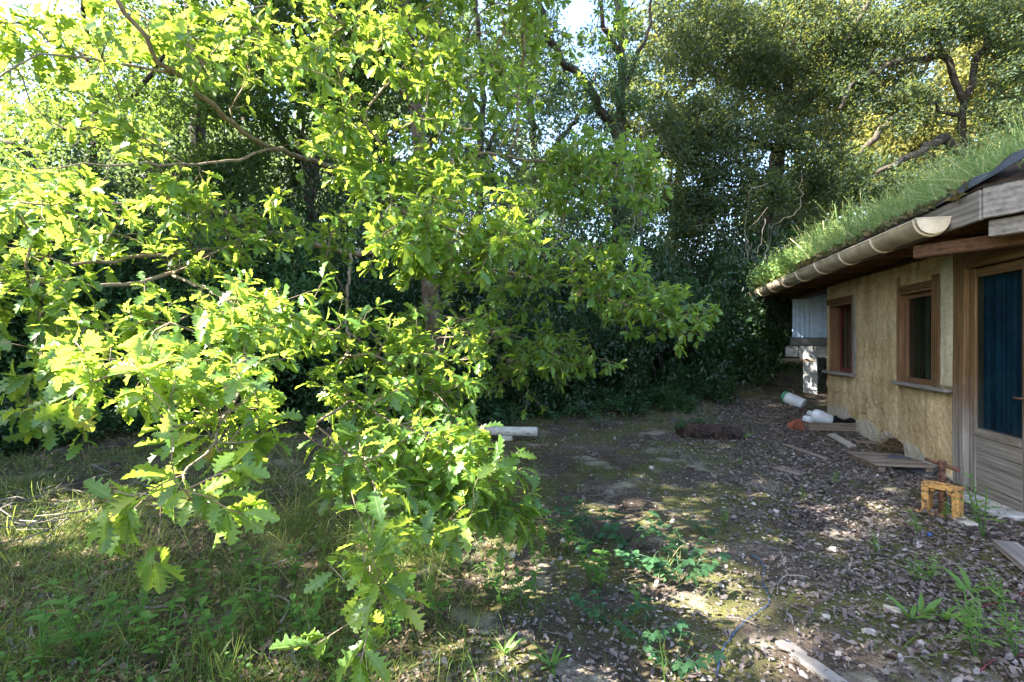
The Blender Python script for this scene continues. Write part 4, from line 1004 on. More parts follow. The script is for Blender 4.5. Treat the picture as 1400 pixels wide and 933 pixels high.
def shrub(kind, x, y, s, label, cat='shrub', sz=1.0, dz=0):
    o = PROT[kind] if kind not in used else copy_tree(PROT[kind]); used.add(kind)
    o.location = (x, y, float(ground_z(x, y))-.06+dz); o.rotation_euler = (0, 0, rng.uniform(0, 6.28)); o.scale = (s, s, s*sz)
    return tag(o, label, cat, 'shrubs of the thicket')
D1 = 'dark glossy shrub in the thicket at the back edge of the clearing'
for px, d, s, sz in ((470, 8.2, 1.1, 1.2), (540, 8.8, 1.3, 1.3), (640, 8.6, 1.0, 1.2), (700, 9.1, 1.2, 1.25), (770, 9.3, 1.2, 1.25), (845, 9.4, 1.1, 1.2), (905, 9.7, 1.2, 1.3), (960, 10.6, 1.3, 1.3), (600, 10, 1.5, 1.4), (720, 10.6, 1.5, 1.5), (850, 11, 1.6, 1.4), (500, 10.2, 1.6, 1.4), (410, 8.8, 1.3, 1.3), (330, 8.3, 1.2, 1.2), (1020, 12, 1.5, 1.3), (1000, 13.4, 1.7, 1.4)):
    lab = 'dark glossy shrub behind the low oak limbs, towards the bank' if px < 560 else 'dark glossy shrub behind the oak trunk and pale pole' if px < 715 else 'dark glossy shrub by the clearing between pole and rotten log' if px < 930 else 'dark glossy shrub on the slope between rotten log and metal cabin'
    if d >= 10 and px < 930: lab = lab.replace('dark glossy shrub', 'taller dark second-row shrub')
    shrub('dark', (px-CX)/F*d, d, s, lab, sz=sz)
for px, d, s in ((60, 8.0, 1.7), (151, 8.6, 1.8), (236, 8.3, 1.7), (311, 8.9, 1.9), (396, 8.4, 1.8), (465, 9.1, 1.9), (-40, 8.4, 1.8)):
    k_ = ('tall_mid', 'tall_dark')[int(px) % 2]; shrub(k_, (px-CX)/F*d, d, s/1.75, 'very tall %s shrub on the bank, hiding the tree trunks behind it' % {'tall_mid': 'leafy green', 'tall_dark': 'dark'}[k_], sz=1.0)
D2 = 'ivy-like creeping shrub covering the foot of the bank'
for px, d, s, sz in ((820, 8.9, .7, .6), (890, 9.0, .7, .6), (940, 9.8, .8, .8), (985, 10.8, .9, .9), (250, 7.4, .8, .7), (100, 7.0, .9, .7), (20, 6.4, .9, .7), (-60, 6.0, .9, .8), (170, 8.4, 1.1, .8), (1010, 11.2, 1.0, .8), (750, 8.7, .6, .6), (660, 8.2, .7, .6)):
    shrub('ivy', (px-CX)/F*d, d, s, 'low ivy-like shrub creeping over the bank beyond the grass' if px < 400 else 'low ivy-like shrub at the foot of the thicket beside the pale pole' if px < 800 else 'low ivy-like shrub creeping down the slope behind the rotten log', sz=sz)
D3 = 'grey-green evergreen shrub high on the bank behind the thicket'
for px, d, s in ((430, 11, 1.6), (560, 12, 1.7), (330, 10.5, 1.5), (660, 12.4, 1.6), (780, 12.5, 1.6), (880, 12.8, 1.5), (240, 10.5, 1.4), (480, 12.5, 1.9), (900, 14.5, 2.1), (960, 15, 2.2), (820, 14.5, 2.1), (1060, 15, 2.0), (740, 14.5, 2.1), (640, 14.5, 2.1), (160, 12, 2.0), (60, 11.5, 1.9), (-40, 11, 1.9), (360, 13, 2.0)):
    shrub('grey', (px-CX)/F*d, d, s, ('grey-green evergreen shrub' if d < 14 else 'large grey-green evergreen shrub')+(' high on the bank above the low oak limbs' if px < 400 else ' high behind the oak trunk' if px < 700 else ' on the slope below the ivy-covered tree' if px < 890 else ' on the slope below the dark forked holm oak'), sz=1.2)
shrub('bush', (930-CX)/F*11.2, 11.2, 1.0, 'soft bright green bush hanging beneath the dark holm oak', 'bush', 1.5)
shrub('bush', (985-CX)/F*10.6, 10.6, .9, 'soft bright green bush beside the bare dead twigs', 'bush', 1.4)
shrub('bush', (1150-CX)/F*14.2, 14.2, 1.6, 'soft green bush on the slope between the two forked holm oaks', 'bush', 1.0)
D5 = 'leafy shrub on the shaded bank under the low oak branches'
for px, d, s in ((40, 8.2, 1.3), (140, 8.8, 1.2), (220, 9.4, 1.3), (-80, 7.6, 1.3), (300, 9.4, 1.3), (-20, 9.6, 1.4)):
    shrub('mid', (px-CX)/F*d, d, s, D5)

# bare dead twigs by the far end of the roof
def dead_bush(px, py, d, s, label):
    b = P(px, py, d); b[2] = float(ground_z(b[0], b[1]))
    sk = Skel(); top = P(px, py, d)
    for k in range(5): sk.limb([b, (b+top)/2+rng.normal(size=3)*.15, top+rng.normal(size=3)*.35*s], .018, .006, 'a', .12, .03, attach=False)
    T = top+rng.normal(size=(46, 3))*.55*s; sk.grow(T, .12, .03); sk.radii(.0035, 2.2)
    g_ = G()
    for k in sk.tubes(5, 4).values(): g_.v += k.v; g_.f += [f+g_.n for f in k.f]; g_.var += k.var; g_.n += k.n
    o = g_.build('dead_shrub', MAT['deadtwig'], None, b, True); o.location = b
    return tag(o, label, 'dead shrub')
dead_bush(1030, 330, 11.4, 1.0, 'tangle of bare grey dead twigs beside the far end of the roof')
dead_bush(870, 190, 11.0, .8, 'bare dead twigs caught in front of the ivy-covered tree')

# ------------------------------------------------------------------ ground cover
def wedge(n, y0, y1, wide=1.12, side=.4, pw=1.0):
    y = y0+(y1-y0)*rng.uniform(0, 1, n)**pw; x = rng.uniform(-1, 1, n)*(wide*y+side); return x, y
def sig(v): return 1/(1+np.exp(-np.clip(v, -30, 30)))
def in_house(x, y):
    dx, dy = x-4.5, y-4.86; u = dx*.249+dy*.969; v = -dx*.969+dy*.249
    return (v < .02) & (u < 3.6) & (u > -1.2) | ((v < -.0) & (u < 4.8))
def edge_x(y): return -.20+.13*np.clip(y-2, 0, 4)+.25*np.sin(y*2.1)
def lit_dens(x, y):
    left = sig((edge_x(y)-x)/.25)
    right = sig((x-1.75-.2*(y-2.2))/.3)
    near = sig((2.9-y)/.3)*sig((1.0-x)/.3)
    back = sig((y-6.0)/.6)
    pat = .5+.5*snoise(x, y, 2.4, 77)
    return np.clip(.05+.16*pat*(1-right)+.85*right+.32*left*(.3+.7*pat)+.42*near*pat+.35*back, 0, 1)
DEAD = []
for k in range(5):
    r_ = np.random.default_rng(k+90); ts = np.array([0, .25, .42, .7, 1.0]); ws = np.array([.02, .22, .15, .29, .03])*r_.uniform(.8, 1.2, 5)
    DEAD.append(lobed(ts, ws, r_.uniform(.1, .9), r_.uniform(-.5, .5), r_.uniform(.02, .12)))
x, y = wedge(118000, 1.5, 11.5, 1.14, .6, 1.35)
x2_ = rng.uniform(1.4, 6, 70000); y2_ = rng.uniform(2.9, 9.5, 70000); ok2_ = rng.uniform(0, 1, 70000) < sig((x2_-1.9-.25*(y2_-2.2))/.35)*(.35+.65*(.5+.5*snoise(x2_, y2_, 2.1, 44))); x = np.concatenate([x, x2_[ok2_]]); y = np.concatenate([y, y2_[ok2_]])
m = (rng.uniform(0, 1, len(x)) < lit_dens(x, y)) & ~in_house(x, y); x, y = x[m], y[m]; n = len(x)
sc_ = .015+.042*rng.uniform(0, 1, n)**2; dd = rdir(n); dd[:, 2] *= .25; uu = np.array([0, 0, 1.])+rng.normal(size=(n, 3))*.45
va = np.clip(rng.normal(size=n)*.24+.5, 0, 1); pos = np.column_stack([x, y, ground_z(x, y)+rng.uniform(.003, .022, n)])
sz = np.where((np.abs(x/y) < 1.05) & (y > 2.1), sc_/y, 0); bigl = np.zeros(n, bool); bigl[np.argsort(-sz)[:290]] = True
tan = x < edge_x(y)+.15
for (nm, mt, mk) in (('leaf_litter', 'litter', ~tan & ~bigl), ('leaf_litter', 'litter_t', tan & ~bigl)):
    g_ = G(); a = mk & (y < 3.1); scatter(g_, DEAD, pos[a], dd[a], uu[a], sc_[a], va[a]); a = mk & (y >= 3.1); scatter(g_, OVAL, pos[a], dd[a], uu[a], sc_[a]*1.15, va[a])
    tag(g_.build(nm, MAT[mt]), 'grey-brown dead oak leaves strewn over the clearing' if mt == 'litter' else 'tan dead oak leaves lying among the grass', 'leaf litter', kind='stuff')
dead_me = [mesh_np('fallen_leaf', V, [Fq], np.full(len(V), .5), MAT['litter_o']) for V, Fq in DEAD]
for i in np.where(bigl)[0]:
    o = link('fallen_leaf', dead_me[rng.integers(0, 5)], ground)
    d_ = nrm(dd[i]); s_ = nrm(np.cross(d_, uu[i])); u_ = np.cross(s_, d_)
    o.matrix_local = Matrix.Translation(pos[i]) @ Matrix(((s_[0], d_[0], u_[0]), (s_[1], d_[1], u_[1]), (s_[2], d_[2], u_[2]))).to_4x4() @ Matrix.Scale(sc_[i], 4)
# pale gravel chips
x, y = wedge(26000, 1.6, 9, 1.1, .3, 1.2); pat = snoise(x, y, 2.0, 55)
m = (rng.uniform(0, 1, len(x)) < sig((pat-.05)/.15)*(.25+.75*sig((x-edge_x(y))/.2))) & ~in_house(x, y); x, y = x[m], y[m]; n = len(x)
dd = rdir(n); dd[:, 2] *= .2; g_ = G(); scatter(g_, OVAL, np.column_stack([x, y, ground_z(x, y)+.006]), dd, np.array([0, 0, 1.])+rng.normal(size=(n, 3))*.3, rng.uniform(.008, .026, n), rng.uniform(0, 1, n)**1.3)
tag(g_.build('gravel', MAT['chip']), 'pale gravel chips scattered on bare soil', 'gravel', kind='stuff')
# grass
def grass(nt, region, blades, L, label, mat, straw=0):
    x, y = wedge(nt, 1.5, 9.0, 1.16, .6, 1.5); m = (rng.uniform(0, 1, nt) < region(x, y)) & ~in_house(x, y); x, y = x[m], y[m]
    n = len(x)*blades; cx = np.repeat(x, blades)+rng.normal(size=n)*.045; cy = np.repeat(y, blades)+rng.normal(size=n)*.045
    tl = np.repeat(rng.uniform(.55, 1.25, len(x)), blades); lean = np.repeat(rng.normal(size=(len(x), 2))*.3, blades, 0)
    d_ = np.column_stack([lean+rng.normal(size=(n, 2))*.42, np.ones(n)*.9])
    g_ = G(); scatter(g_, BLADE, np.column_stack([cx, cy, ground_z(cx, cy)-.01]), d_, rdir(n)*np.array([1, 1, .2]), rng.uniform(*L, n)*tl, np.clip(rng.normal(size=n)*.2+.42+straw, 0, 1))
    return tag(g_.build('grass', MAT[mat]), label, 'grass', kind='stuff')
grass(8500, lambda x, y: sig((edge_x(y)-.12-x)/.22)*sig((4.4-y)/.6)*np.clip(.5+.8*snoise(x, y, 2.6, 3), 0, 1), 18, (.07, .24), 'wispy green grass tufts under the low oak branches', 'grass')
grass(2400, lambda x, y: sig((edge_x(y)-.6-x)/.3)*sig((y-2.6)/.3)*sig((5.6-y)/.5), 18, (.10, .30), 'dry bleached grass among the tufts by the bank', 'grass', .38)
grass(1500, lambda x, y: sig((x-edge_x(y))/.3)*np.clip(snoise(x, y, 3.2, 17)-.12, 0, 1)*.9, 6, (.04, .14), 'thin short grass dotted over the clearing', 'grass', .02)
grass(500, lambda x, y: np.exp(-((x-1.25)/.45)**2-((y-2.35)/.35)**2), 7, (.10, .3), 'thin upright grass around the bleached plank', 'grass', .1)
grass(900, lambda x, y: np.exp(-((y-8.4)/.5)**2)*sig((2.6-x)/.4)*sig((x+.6)/.3), 12, (.15, .45), 'long dark grass along the foot of the thicket', 'grass', -.15)
# low leafy ground herbs at the left
x, y = wedge(9000, 1.6, 6.5, 1.16, .5, 1.3); m = (rng.uniform(0, 1, 9000) < sig((edge_x(y)-.05-x)/.2)*np.clip(.25+.9*snoise(x, y, 3.1, 9), 0, 1)); x, y = x[m], y[m]; n = len(x)*3
cx = np.repeat(x, 3)+rng.normal(size=n)*.02; cy = np.repeat(y, 3)+rng.normal(size=n)*.02
g_ = G(); d_ = rdir(n); d_[:, 2] = np.abs(d_[:, 2])*.4
scatter(g_, OVH, np.column_stack([cx, cy, ground_z(cx, cy)+np.repeat(rng.uniform(.02, .13, len(x)), 3)]), d_, np.array([0, 0, 1.])+rng.normal(size=(n, 3))*.3, rng.uniform(.015, .036, n), np.clip(rng.normal(size=n)*.2+.45, 0, 1))
tag(g_.build('ground_herbs', MAT['weed']), 'small leafy herbs carpeting the ground among the grass', 'herbs', kind='stuff')

# ------------------------------------------------------------------ small plants, each a thing
def plant_proto(kind):
    t = empty('weed', (0, 0, 0)); st = G(); lf = []
    if kind == 'bramble':
        for k in range(5):
            a = rng.uniform(0, 6.28); L_ = rng.uniform(.10, .24); end = np.array([math.cos(a)*L_*.8, math.sin(a)*L_*.8, L_*.75]); pth = [np.zeros(3), end*.5+np.array([0, 0, .05]), end]
            st.tube(np.array(pth), [.003, .0025, .0018], 5)
            for f_ in (.55, .8, 1.0):
                p_ = end*f_; d0 = nrm(end*np.array([1, 1, .2]))
                for an_ in (-1.1, 0, 1.1):
                    dd_ = np.array([d0[0]*math.cos(an_)-d0[1]*math.sin(an_), d0[0]*math.sin(an_)+d0[1]*math.cos(an_), .15+rng.normal()*.15]); lf.append((p_, dd_, rng.uniform(.035, .06)))
        mat, tm = 'weed_blue', OVH
    elif kind == 'seedling':
        for k in range(4):
            a = rng.uniform(0, 6.28); L_ = rng.uniform(.08, .2); end = np.array([math.cos(a)*.05, math.sin(a)*.05, L_]); st.tube(np.array([np.zeros(3), end*.6, end]), .002, 4)
            for j in range(7):
                f_ = rng.uniform(.4, 1); b = rng.uniform(0, 6.28); lf.append((end*f_, np.array([math.cos(b), math.sin(b), .4]), rng.uniform(.025, .045)))
        mat, tm = 'weed', OVH
    elif kind == 'sprout':
        for k in range(7):
            b = k*2.4; lf.append((np.array([0, 0, .005]), np.array([math.cos(b)*.7, math.sin(b)*.7, rng.uniform(.4, 1.2)]), rng.uniform(.10, .19)))
        st.tube(np.array([[0, 0, -.02], [0, 0, .02], [0.002, 0, .04]]), .004, 5)
        mat = 'weed'; tm = [lobed(np.array([0, .25, .5, .75, 1.]), np.array([.02, .07, .09, .06, .005]), .4, .35)]
    else:  # ferny upright herb
        for k in range(3):
            a = rng.uniform(0, 6.28); L_ = rng.uniform(.18, .30); end = np.array([math.cos(a)*.06, math.sin(a)*.06, L_]); st.tube(np.array([np.zeros(3), end*.5, end]), .0025, 4)
            for j in range(12):
                f_ = .3+.7*j/11; b = j*2.4; lf.append((end*f_, np.array([math.cos(b), math.sin(b), .5]), rng.uniform(.05, .09)*(1.2-.6*f_)))
        mat = 'weed'; tm = [lobed(np.array([0, .2, .35, .5, .65, .8, 1.]), np.array([.01, .12, .04, .16, .05, .12, .01]), .3, .3)]
    st.build('stem', MAT['weed_blue' if kind == 'bramble' else 'weed'], t)
    temps = [mesh_np('leaf', V, [Fq] if not isinstance(Fq, list) else Fq, np.full(len(V), rng.uniform(.2, .8)), MAT[mat]) for V, Fq in tm]
    for (p_, d_, s_) in lf:
        d_ = nrm(d_); s1 = nrm(np.cross(d_, np.array([0, 0, 1.])+rng.normal(size=3)*.2)); u1 = np.cross(s1, d_)
        o = link('leaf', temps[rng.integers(0, len(temps))], t)
        o.matrix_local = Matrix.Translation(p_) @ Matrix(((s1[0], d_[0], u1[0]), (s1[1], d_[1], u1[1]), (s1[2], d_[2], u1[2]))).to_4x4() @ Matrix.Scale(float(s_), 4)
    return t
PP = {k: plant_proto(k) for k in ('bramble', 'seedling', 'sprout', 'fern')}; pu = set()
def plant(kind, px, py, s, label, group=None):
    o = PP[kind] if kind not in pu else copy_tree(PP[kind]); pu.add(kind)
    p_ = PG(px, py); o.location = p_; o.rotation_euler = (0, 0, rng.uniform(0, 6.28)); o.scale = (s, s, s); tag(o, label, 'plant', group)
BG_ = 'blue-green bramble shoot trailing over the mossy middle of the clearing'
for px, py, s in ((820, 745, 1.5), (800, 760, 1.2), (850, 752, 1.3), (880, 785, 1.1), (905, 790, 1.1), (930, 800, 1.2), (945, 770, 1.0), (830, 855, .9), (880, 880, .9), (965, 735, .7), (925, 920, .9)): plant('bramble', px, py, s, BG_, 'bramble shoots in the clearing')
S1 = 'yellow-green seedling with small round leaves beside the bramble shoots'
for px, py, s in ((810, 805, 1.5), (820, 812, 1.3), (775, 760, 1.3), (870, 850, 1.0), (720, 830, 1.2), (670, 820, 1.2), (690, 840, 1.1), (735, 780, .9)): plant('seedling', px, py, s, S1, 'seedlings in the clearing')
S2 = 'small leafy seedling growing through the tan leaves under the oak'
for px, py, s in ((300, 900, 1.6), (120, 910, 1.7), (180, 880, 1.5), (260, 840, 1.5), (360, 850, 1.5), (420, 880, 1.4), (60, 920, 1.6), (220, 915, 1.6), (330, 800, 1.4), (540, 880, 1.2), (600, 850, 1.2), (90, 850, 1.3), (400, 800, 1.3)): plant('seedling', px, py, s, S2, 'seedlings under the oak')
S3 = 'clump of broad green blades sprouting from the leaf litter'
for px, py, s in ((1245, 850, 1.0), (1260, 845, .9), (1290, 850, .8), (1325, 815, 1.1), (755, 915, .8), (440, 905, .9), (1018, 600, .9), (690, 895, .7)): plant('sprout', px, py, s, S3, 'sprouts in the litter')
S4 = 'ferny toothed herb growing in the leaf litter towards the house'
for px, py, s in ((1335, 905, 1.1), (1390, 905, 1.0), (1270, 800, .7), (1250, 800, .7), (1320, 870, .8), (1370, 840, .8), (1255, 735, .7), (1290, 712, .6), (1200, 760, .6), (1100, 690, .5), (1140, 665, .6), (1010, 640, .5), (990, 720, .6)): plant('fern', px, py, s, S4, 'ferny herbs near the house')
plant('fern', 1345, 738, 1.6, 'tall thin-stemmed herb standing against the grey door boards')
S5 = 'dark weed growing at the foot of the thicket'
for px, py, s in ((700, 590, 2), (640, 600, 2.2), (760, 580, 1.8), (860, 572, 1.8), (930, 560, 1.7), (820, 585, 1.5), (960, 590, 1.2)): plant('bramble', px, py, s, S5, 'weeds at the thicket foot')

# ------------------------------------------------------------------ objects about the clearing
def solid(name, g_, mat, loc, label, cat, rz=0, group=None, rx=0, ry=0, smooth=False):
    o = g_.build(name, MAT[mat], None, smooth=smooth); o.location = loc; o.rotation_euler = (rx, ry, rz); return tag(o, label, cat, group)
def thing(name, loc, label, cat, rz=0, rx=0, ry=0, group=None):
    o = empty(name, loc, rz, label=label, cat=cat, group=group); o.rotation_euler = (rx, ry, rz); return o

# pale pole lying propped at the edge of the thicket
pa = PG(735, 602); pb = PG(640, 604); pz = pa[2]+.10
ax = np.array([-1.0, .10, -.005]); ax /= np.linalg.norm(ax)
a0 = np.array([pa[0], pa[1], pz+.02])
g_ = G(); g_.tube(np.array([a0+ax*t_ for t_ in (0, .004, .5, 1.0, 1.6)]), [.058, .064, .064, .064, .062], 16)
o = g_.build('pole', MAT['pole'], None, a0, True); o.location = a0; tag(o, 'pale peeling round pole lying at the edge of the thicket', 'pole')
g_ = G(); g_.box((-.1, -.07, -.12), (.1, .07, 0), .02, jit=.01); solid('support_stone', g_, 'stone', tuple(a0+ax*.45+np.array([0, 0, -.062])), 'stone hidden under the pale peeling pole', 'stone')
# rotten log
lp_ = PG(970, 598); t = thing('rotten_log', lp_+np.array([0, 0, .045]), 'dark rotten log lying on the clearing with moss on its end', 'log', rz=math.radians(-12)); t.scale = (.82, .9, .72)
path = np.array([(-.5, 0, .02), (-.35, .02, .05), (-.1, 0, .06), (.15, -.02, .04), (.4, 0, .0), (.52, .02, -.02)])
g_ = G(); n = 24; tt = np.linspace(0, 5, n); pp = np.column_stack([np.interp(tt, np.arange(6), path[:, k]) for k in range(3)])
pp[:, 1:] += rng.normal(size=(n, 2))*.012
g_.tube(pp, .155*np.sqrt(np.clip(1-np.abs((tt-2.3)/2.75)**3, .03, 1))*(1+rng.normal(size=n)*.10), 18); 
for v in g_.v: v += rng.normal(size=v.shape)*.012*np.array([1, 1, 1.4])
g_.build('bark', MAT['rotlog'], t, smooth=False)
g_ = G(); n = 500; q = rdir(n)*np.array([.12, .1, .05])+np.array([-.42, 0, .14]); q2 = rdir(160)*np.array([.08, .06, .05])+np.array([-.15, .03, .22]); q = np.vstack([q, q2]); n = len(q)
scatter(g_, OVAL, q, rdir(n)+np.array([0, 0, .5]), rdir(n), rng.uniform(.02, .06, n), rng.uniform(0, 1, n)); tag(g_.build('moss', MAT['weed_blue'], t), kind='stuff')

# the yellow screw jack
jp = PG(1288, 704); t = thing('screw_jack', jp, 'yellow portal screw jack with rusty threaded spindle and crossbar', 'jack', rz=math.radians(-58)); t.scale = (.74, .74, .84)
def tb(name, lo, hi, mat, parent, bev=.006, cuts=0, jit=0):
    g_ = G(); g_.box(lo, hi, bev, cuts=cuts, jit=jit); return g_.build(name, MAT[mat], parent)
tb('leg', (-.165, -.075, -.03), (-.10, .075, .255), 'jack', t, .003); tb('leg', (.10, -.075, -.03), (.165, .075, .255), 'jack', t, .003)
tb('top_beam', (-.168, -.074, .256), (.168, .074, .305), 'jack', t, .004)
tb('brace', (-.098, -.06, .205), (-.055, .06, .2555), 'jack', t, .02); tb('brace', (.055, -.06, .205), (.098, .06, .2555), 'jack', t, .02)
tb('collar', (-.055, -.055, .3055), (.055, .055, .325), 'jack', t, .012)
tb('foot_plate', (-.22, -.10, -.02), (.06, .06, .012), 'jack', t)
g_ = G(); zz = np.linspace(.02, .50, 97); g_.tube(np.column_stack([.002*np.sin(zz*400), np.zeros(97), zz]), .026+.006*np.where(np.arange(97) % 4 < 2, 1, 0), 12); sp = g_.build('spindle', MAT['rust'], t)
g_ = G(); g_.tube([(-.16, .02, .525), (0, 0, .50), (.16, -.02, .475)], [.017, .022, .017], 10); g_.build('crossbar', MAT['rust'], t)
g_ = G(); g_.tube([(0, 0, .47), (0, 0, .53), (0, 0, .545)], [.038, .038, .02], 10); g_.build('head', MAT['rust'], t)

# pallet, slate, slats, straw
pp_ = PG(1218, 640); t = thing('pallet', pp_+np.array([0, 0, .02]), 'half-buried wooden pallet with a gap between slats beside the wall', 'pallet', rz=HA-math.pi/2+.1)
for k in range(4): tb('slat', (-.30+.02*(k % 2), -.26+.17*k, .055), (.28, -.26+.17*k+.10, .078), 'slat', t, .004, 5, .004)
for k in (-.26, .2): tb('bearer', (k, -.25, -.04), (k+.07, .36, .053), 'slat', t)
sp_ = PG(1252, 648); g_ = G(); g_.box((-.13, -.22, 0), (.13, .22, .012), .003); solid('slate_sheet', g_, 'slate', tuple(sp_+np.array([.02, .1, .07])), 'dark grey slate sheet leaning on the pallet below the plaster', 'sheet', rz=.5, rx=.18, ry=-.25)
st_ = PG(1232, 622); g_ = G(); n = 1500; q = rdir(n)*rng.uniform(.4, 1, (n, 1))*np.array([.26, .26, .2]); q[:, 2] = np.abs(q[:, 2]); d_ = rdir(n); d_[:, 2] *= .5
scatter(g_, BLADE, q, d_, rdir(n), rng.uniform(.08, .22, n), rng.uniform(0, .5, n)); s_ = thing('straw_heap', st_+np.array([.05, .05, .02]), 'heap of brown dry straw and roots against the wall', 'straw'); tag(g_.build('straw', MAT['straw'], s_), kind='stuff')
g_ = G(); q = rdir(200); q[:, 2] = np.abs(q[:, 2]); 
bm = bmesh.new(); bmesh.ops.create_icosphere(bm, subdivisions=3, radius=1); Vb = np.array([v.co[:] for v in bm.verts]); Fb = np.array([[v.index for v in f.verts] for f in bm.faces]); bm.free()
g_.add(Vb*np.array([.22, .22, .17])*(1+.1*np.sin(Vb*9).sum(1, keepdims=True)*.5), Fb); g_.build('core', MAT['soil'], s_)
def plank(px0, py0, px1, py1, w, h, mat, label, lift=.015, cat='plank', tilt=0):
    a, b = PG(px0, py0), PG(px1, py1); c = (a+b)/2; d_ = b-a; L_ = np.linalg.norm(d_)
    g_ = G(); g_.box((-L_/2, -w/2, 0), (L_/2, w/2, h), .004, cuts=8, jit=.004)
    return solid('plank', g_, mat, (c[0], c[1], c[2]+lift), label, cat, rz=math.atan2(d_[1], d_[0]), ry=-math.atan2(d_[2], math.hypot(d_[0], d_[1])), rx=tilt)
plank(1076, 612, 1132, 631, .07, .025, 'slat', 'narrow brown batten lying loose on the leaf litter')
plank(1136, 598, 1165, 614, .10, .03, 'oldplank', 'short pale grey board lying near the crate of rubbish', .02, tilt=.2)
plank(1168, 607, 1204, 609, .10, .03, 'slat', 'brown board end poking from the leaves by the straw heap', .02)
plank(1062, 640, 1098, 650, .16, .02, 'slat', 'flat dark board almost sunk in the leaf litter', .004)
plank(1068, 878, 1165, 950, .075, .03, 'grey_h', 'bleached grey plank with thin grass around it', -.012)
plank(1372, 752, 1430, 800, .14, .045, 'grey_h', 'pale sawn board lying on the litter in front of the house', .02)
def slab(px, py, a, b, h, rz, label, mat='concrete'):
    p_ = PG(px, py); g_ = G(); g_.box((-a, -b, -.03), (a, b, h), .012); return solid('slab', g_, mat, tuple(p_), label, 'slab', rz)
slab(1346, 692, .34, .13, .03, HA+.1, 'flat grey slab set in the ground before the door'); slab(1315, 712, .12, .06, .02, HA, 'small pale slab beside the yellow jack', 'stone')
def rock(px, py, s, mat, label, group=None, name='stone'):
    p_ = PG(px, py); g_ = G(); g_.add(Vb*np.array(s)*(1+.12*np.sin(Vb*5+rng.uniform(0, 6, 3)).sum(1, keepdims=True)), Fb); return solid(name, g_, mat, (p_[0], p_[1], p_[2]+s[2]*.3), label, 'stone', rng.uniform(0, 6), group)
rock(1222, 838, (.045, .03, .025), 'stone', 'buff angular stone beside the broad green blades')
rock(992, 600, (.05, .04, .035), 'stone', 'grey stone against the rotten log')
for px, py in ((1140, 752), (1092, 798), (920, 713), (770, 740), (1188, 865), (1030, 690), (700, 760), (890, 640), (1060, 700), (1130, 845)): rock(px, py, tuple(rng.uniform(.014, .028, 3)*np.array([1.2, 1, .7])), 'stone', 'small pale pebble lying on the mossy ground', 'pale pebbles')
# rubbish by the corner of the house
cp = PG(1140, 588); t = thing('wooden_tray', cp+np.array([0, 0, .01]), 'shallow brown wooden tray of rubbish by the corner of the house', 'tray', rz=-.12)
for lo, hi in (((-.42, -.16, 0), (.32, -.14, .12)), ((-.42, .14, 0), (.32, .16, .12)), ((-.42, -.138, 0), (-.40, .138, .118)), ((.30, -.138, 0), (.32, .138, .118))): tb('side_board', lo, hi, 'slat', t, .003)
tb('base_board', (-.398, -.137, .0), (.298, .137, .012), 'slat', t, .002)
def jug(p_, label, s=1, rx=0, ry=0, rz=0, cap='green_plastic', cat='canister'):
    t = thing('canister', p_, label, cat, rz, rx, ry)
    g_ = G(); zz = np.array([0, .01, .2, .235, .26, .275, .30, .305])*s; rr = np.array([.09, .1, .1, .092, .06, .032, .03, .028])*s
    g_.tube(np.column_stack([np.zeros(8), np.zeros(8), zz]), rr, 18); b_ = g_.build('body', MAT['jug'], t, smooth=True)
    g_ = G(); g_.tube(np.column_stack([np.zeros(3), np.zeros(3), np.array([.285, .325, .33])*s]), np.array([.036, .036, .03])*s, 14); g_.build('cap', MAT[cap], t)
    g_ = G(); th = np.linspace(-.2, 3.3, 12); g_.tube(np.column_stack([(.05+.06*np.sin(th))*s, np.zeros(12), (.235+.05*np.cos(th)*-1+.0)*s]), .012*s, 8); g_.build('handle', MAT['jug'], t, smooth=True); return t
jug(np.array([cp[0]-.05, cp[1]+.02, cp[2]+.13]), 'white plastic canister lying on the rubbish in the brown tray', 1.0, 0, math.radians(68), math.radians(170), 'jug')
bp = PG(1093, 556); 
t = thing('plastic_drum', bp+np.array([.03, 0, .05]), 'white plastic drum with green lid lying tilted beside the block pier', 'drum', rz=.7, rx=math.radians(-70))
g_ = G(); g_.tube([(0, 0, -.05), (0, 0, -.04), (0, 0, .26), (0, 0, .28)], [.10, .112, .112, .10], 20); g_.build('body', MAT['jug'], t, smooth=False)
g_ = G(); g_.tube([(0, 0, .281), (0, 0, .33), (0, 0, .335)], [.117, .117, .105], 20); g_.build('lid', MAT['green_plastic'], t)
g_ = G(); uu_ = np.linspace(-1, 1, 14)
Vs = [(u_*.24, w_*.15, .12+.05*math.sin(u_*4+w_*3)+.03*math.cos(w_*5+u_)+.05*u_*u_) for u_ in uu_ for w_ in np.linspace(-1, 1, 7)]; Vs = np.array(Vs); nn = len(Vs)
qf = np.array([(i*7+j, i*7+j+1, (i+1)*7+j+1, (i+1)*7+j) for i in range(13) for j in range(6)]); g_.add(np.vstack([Vs, Vs-np.array([0, 0, .006])]), [qf, qf[:, ::-1]+nn])
solid('plastic_sheet', g_, 'black_plastic', (cp[0]+.22, cp[1]-.02, cp[2]+.01), 'crumpled black plastic sheet spilling over the brown tray', 'sheet', .2)
op = PG(1087, 588); t = thing('flower_pot', op+np.array([0, 0, .06]), 'orange pot with green rim lying on its side by the tray', 'pot', rz=.5, rx=math.radians(70))
g_ = G(); g_.tube([(0, 0, -.08), (0, 0, -.075), (0, 0, .07), (0, 0, .06), (0, 0, -.05)], [.055, .07, .10, .09, .06], 16); g_.build('body', MAT['orange_plastic'], t, smooth=False)
g_ = G(); g_.tube([(0, 0, .071), (0, 0, .10), (0, 0, .101), (0, 0, .074)], [.11, .112, .10, .098], 16, cap=False); g_.build('rim', MAT['green_plastic'], t)
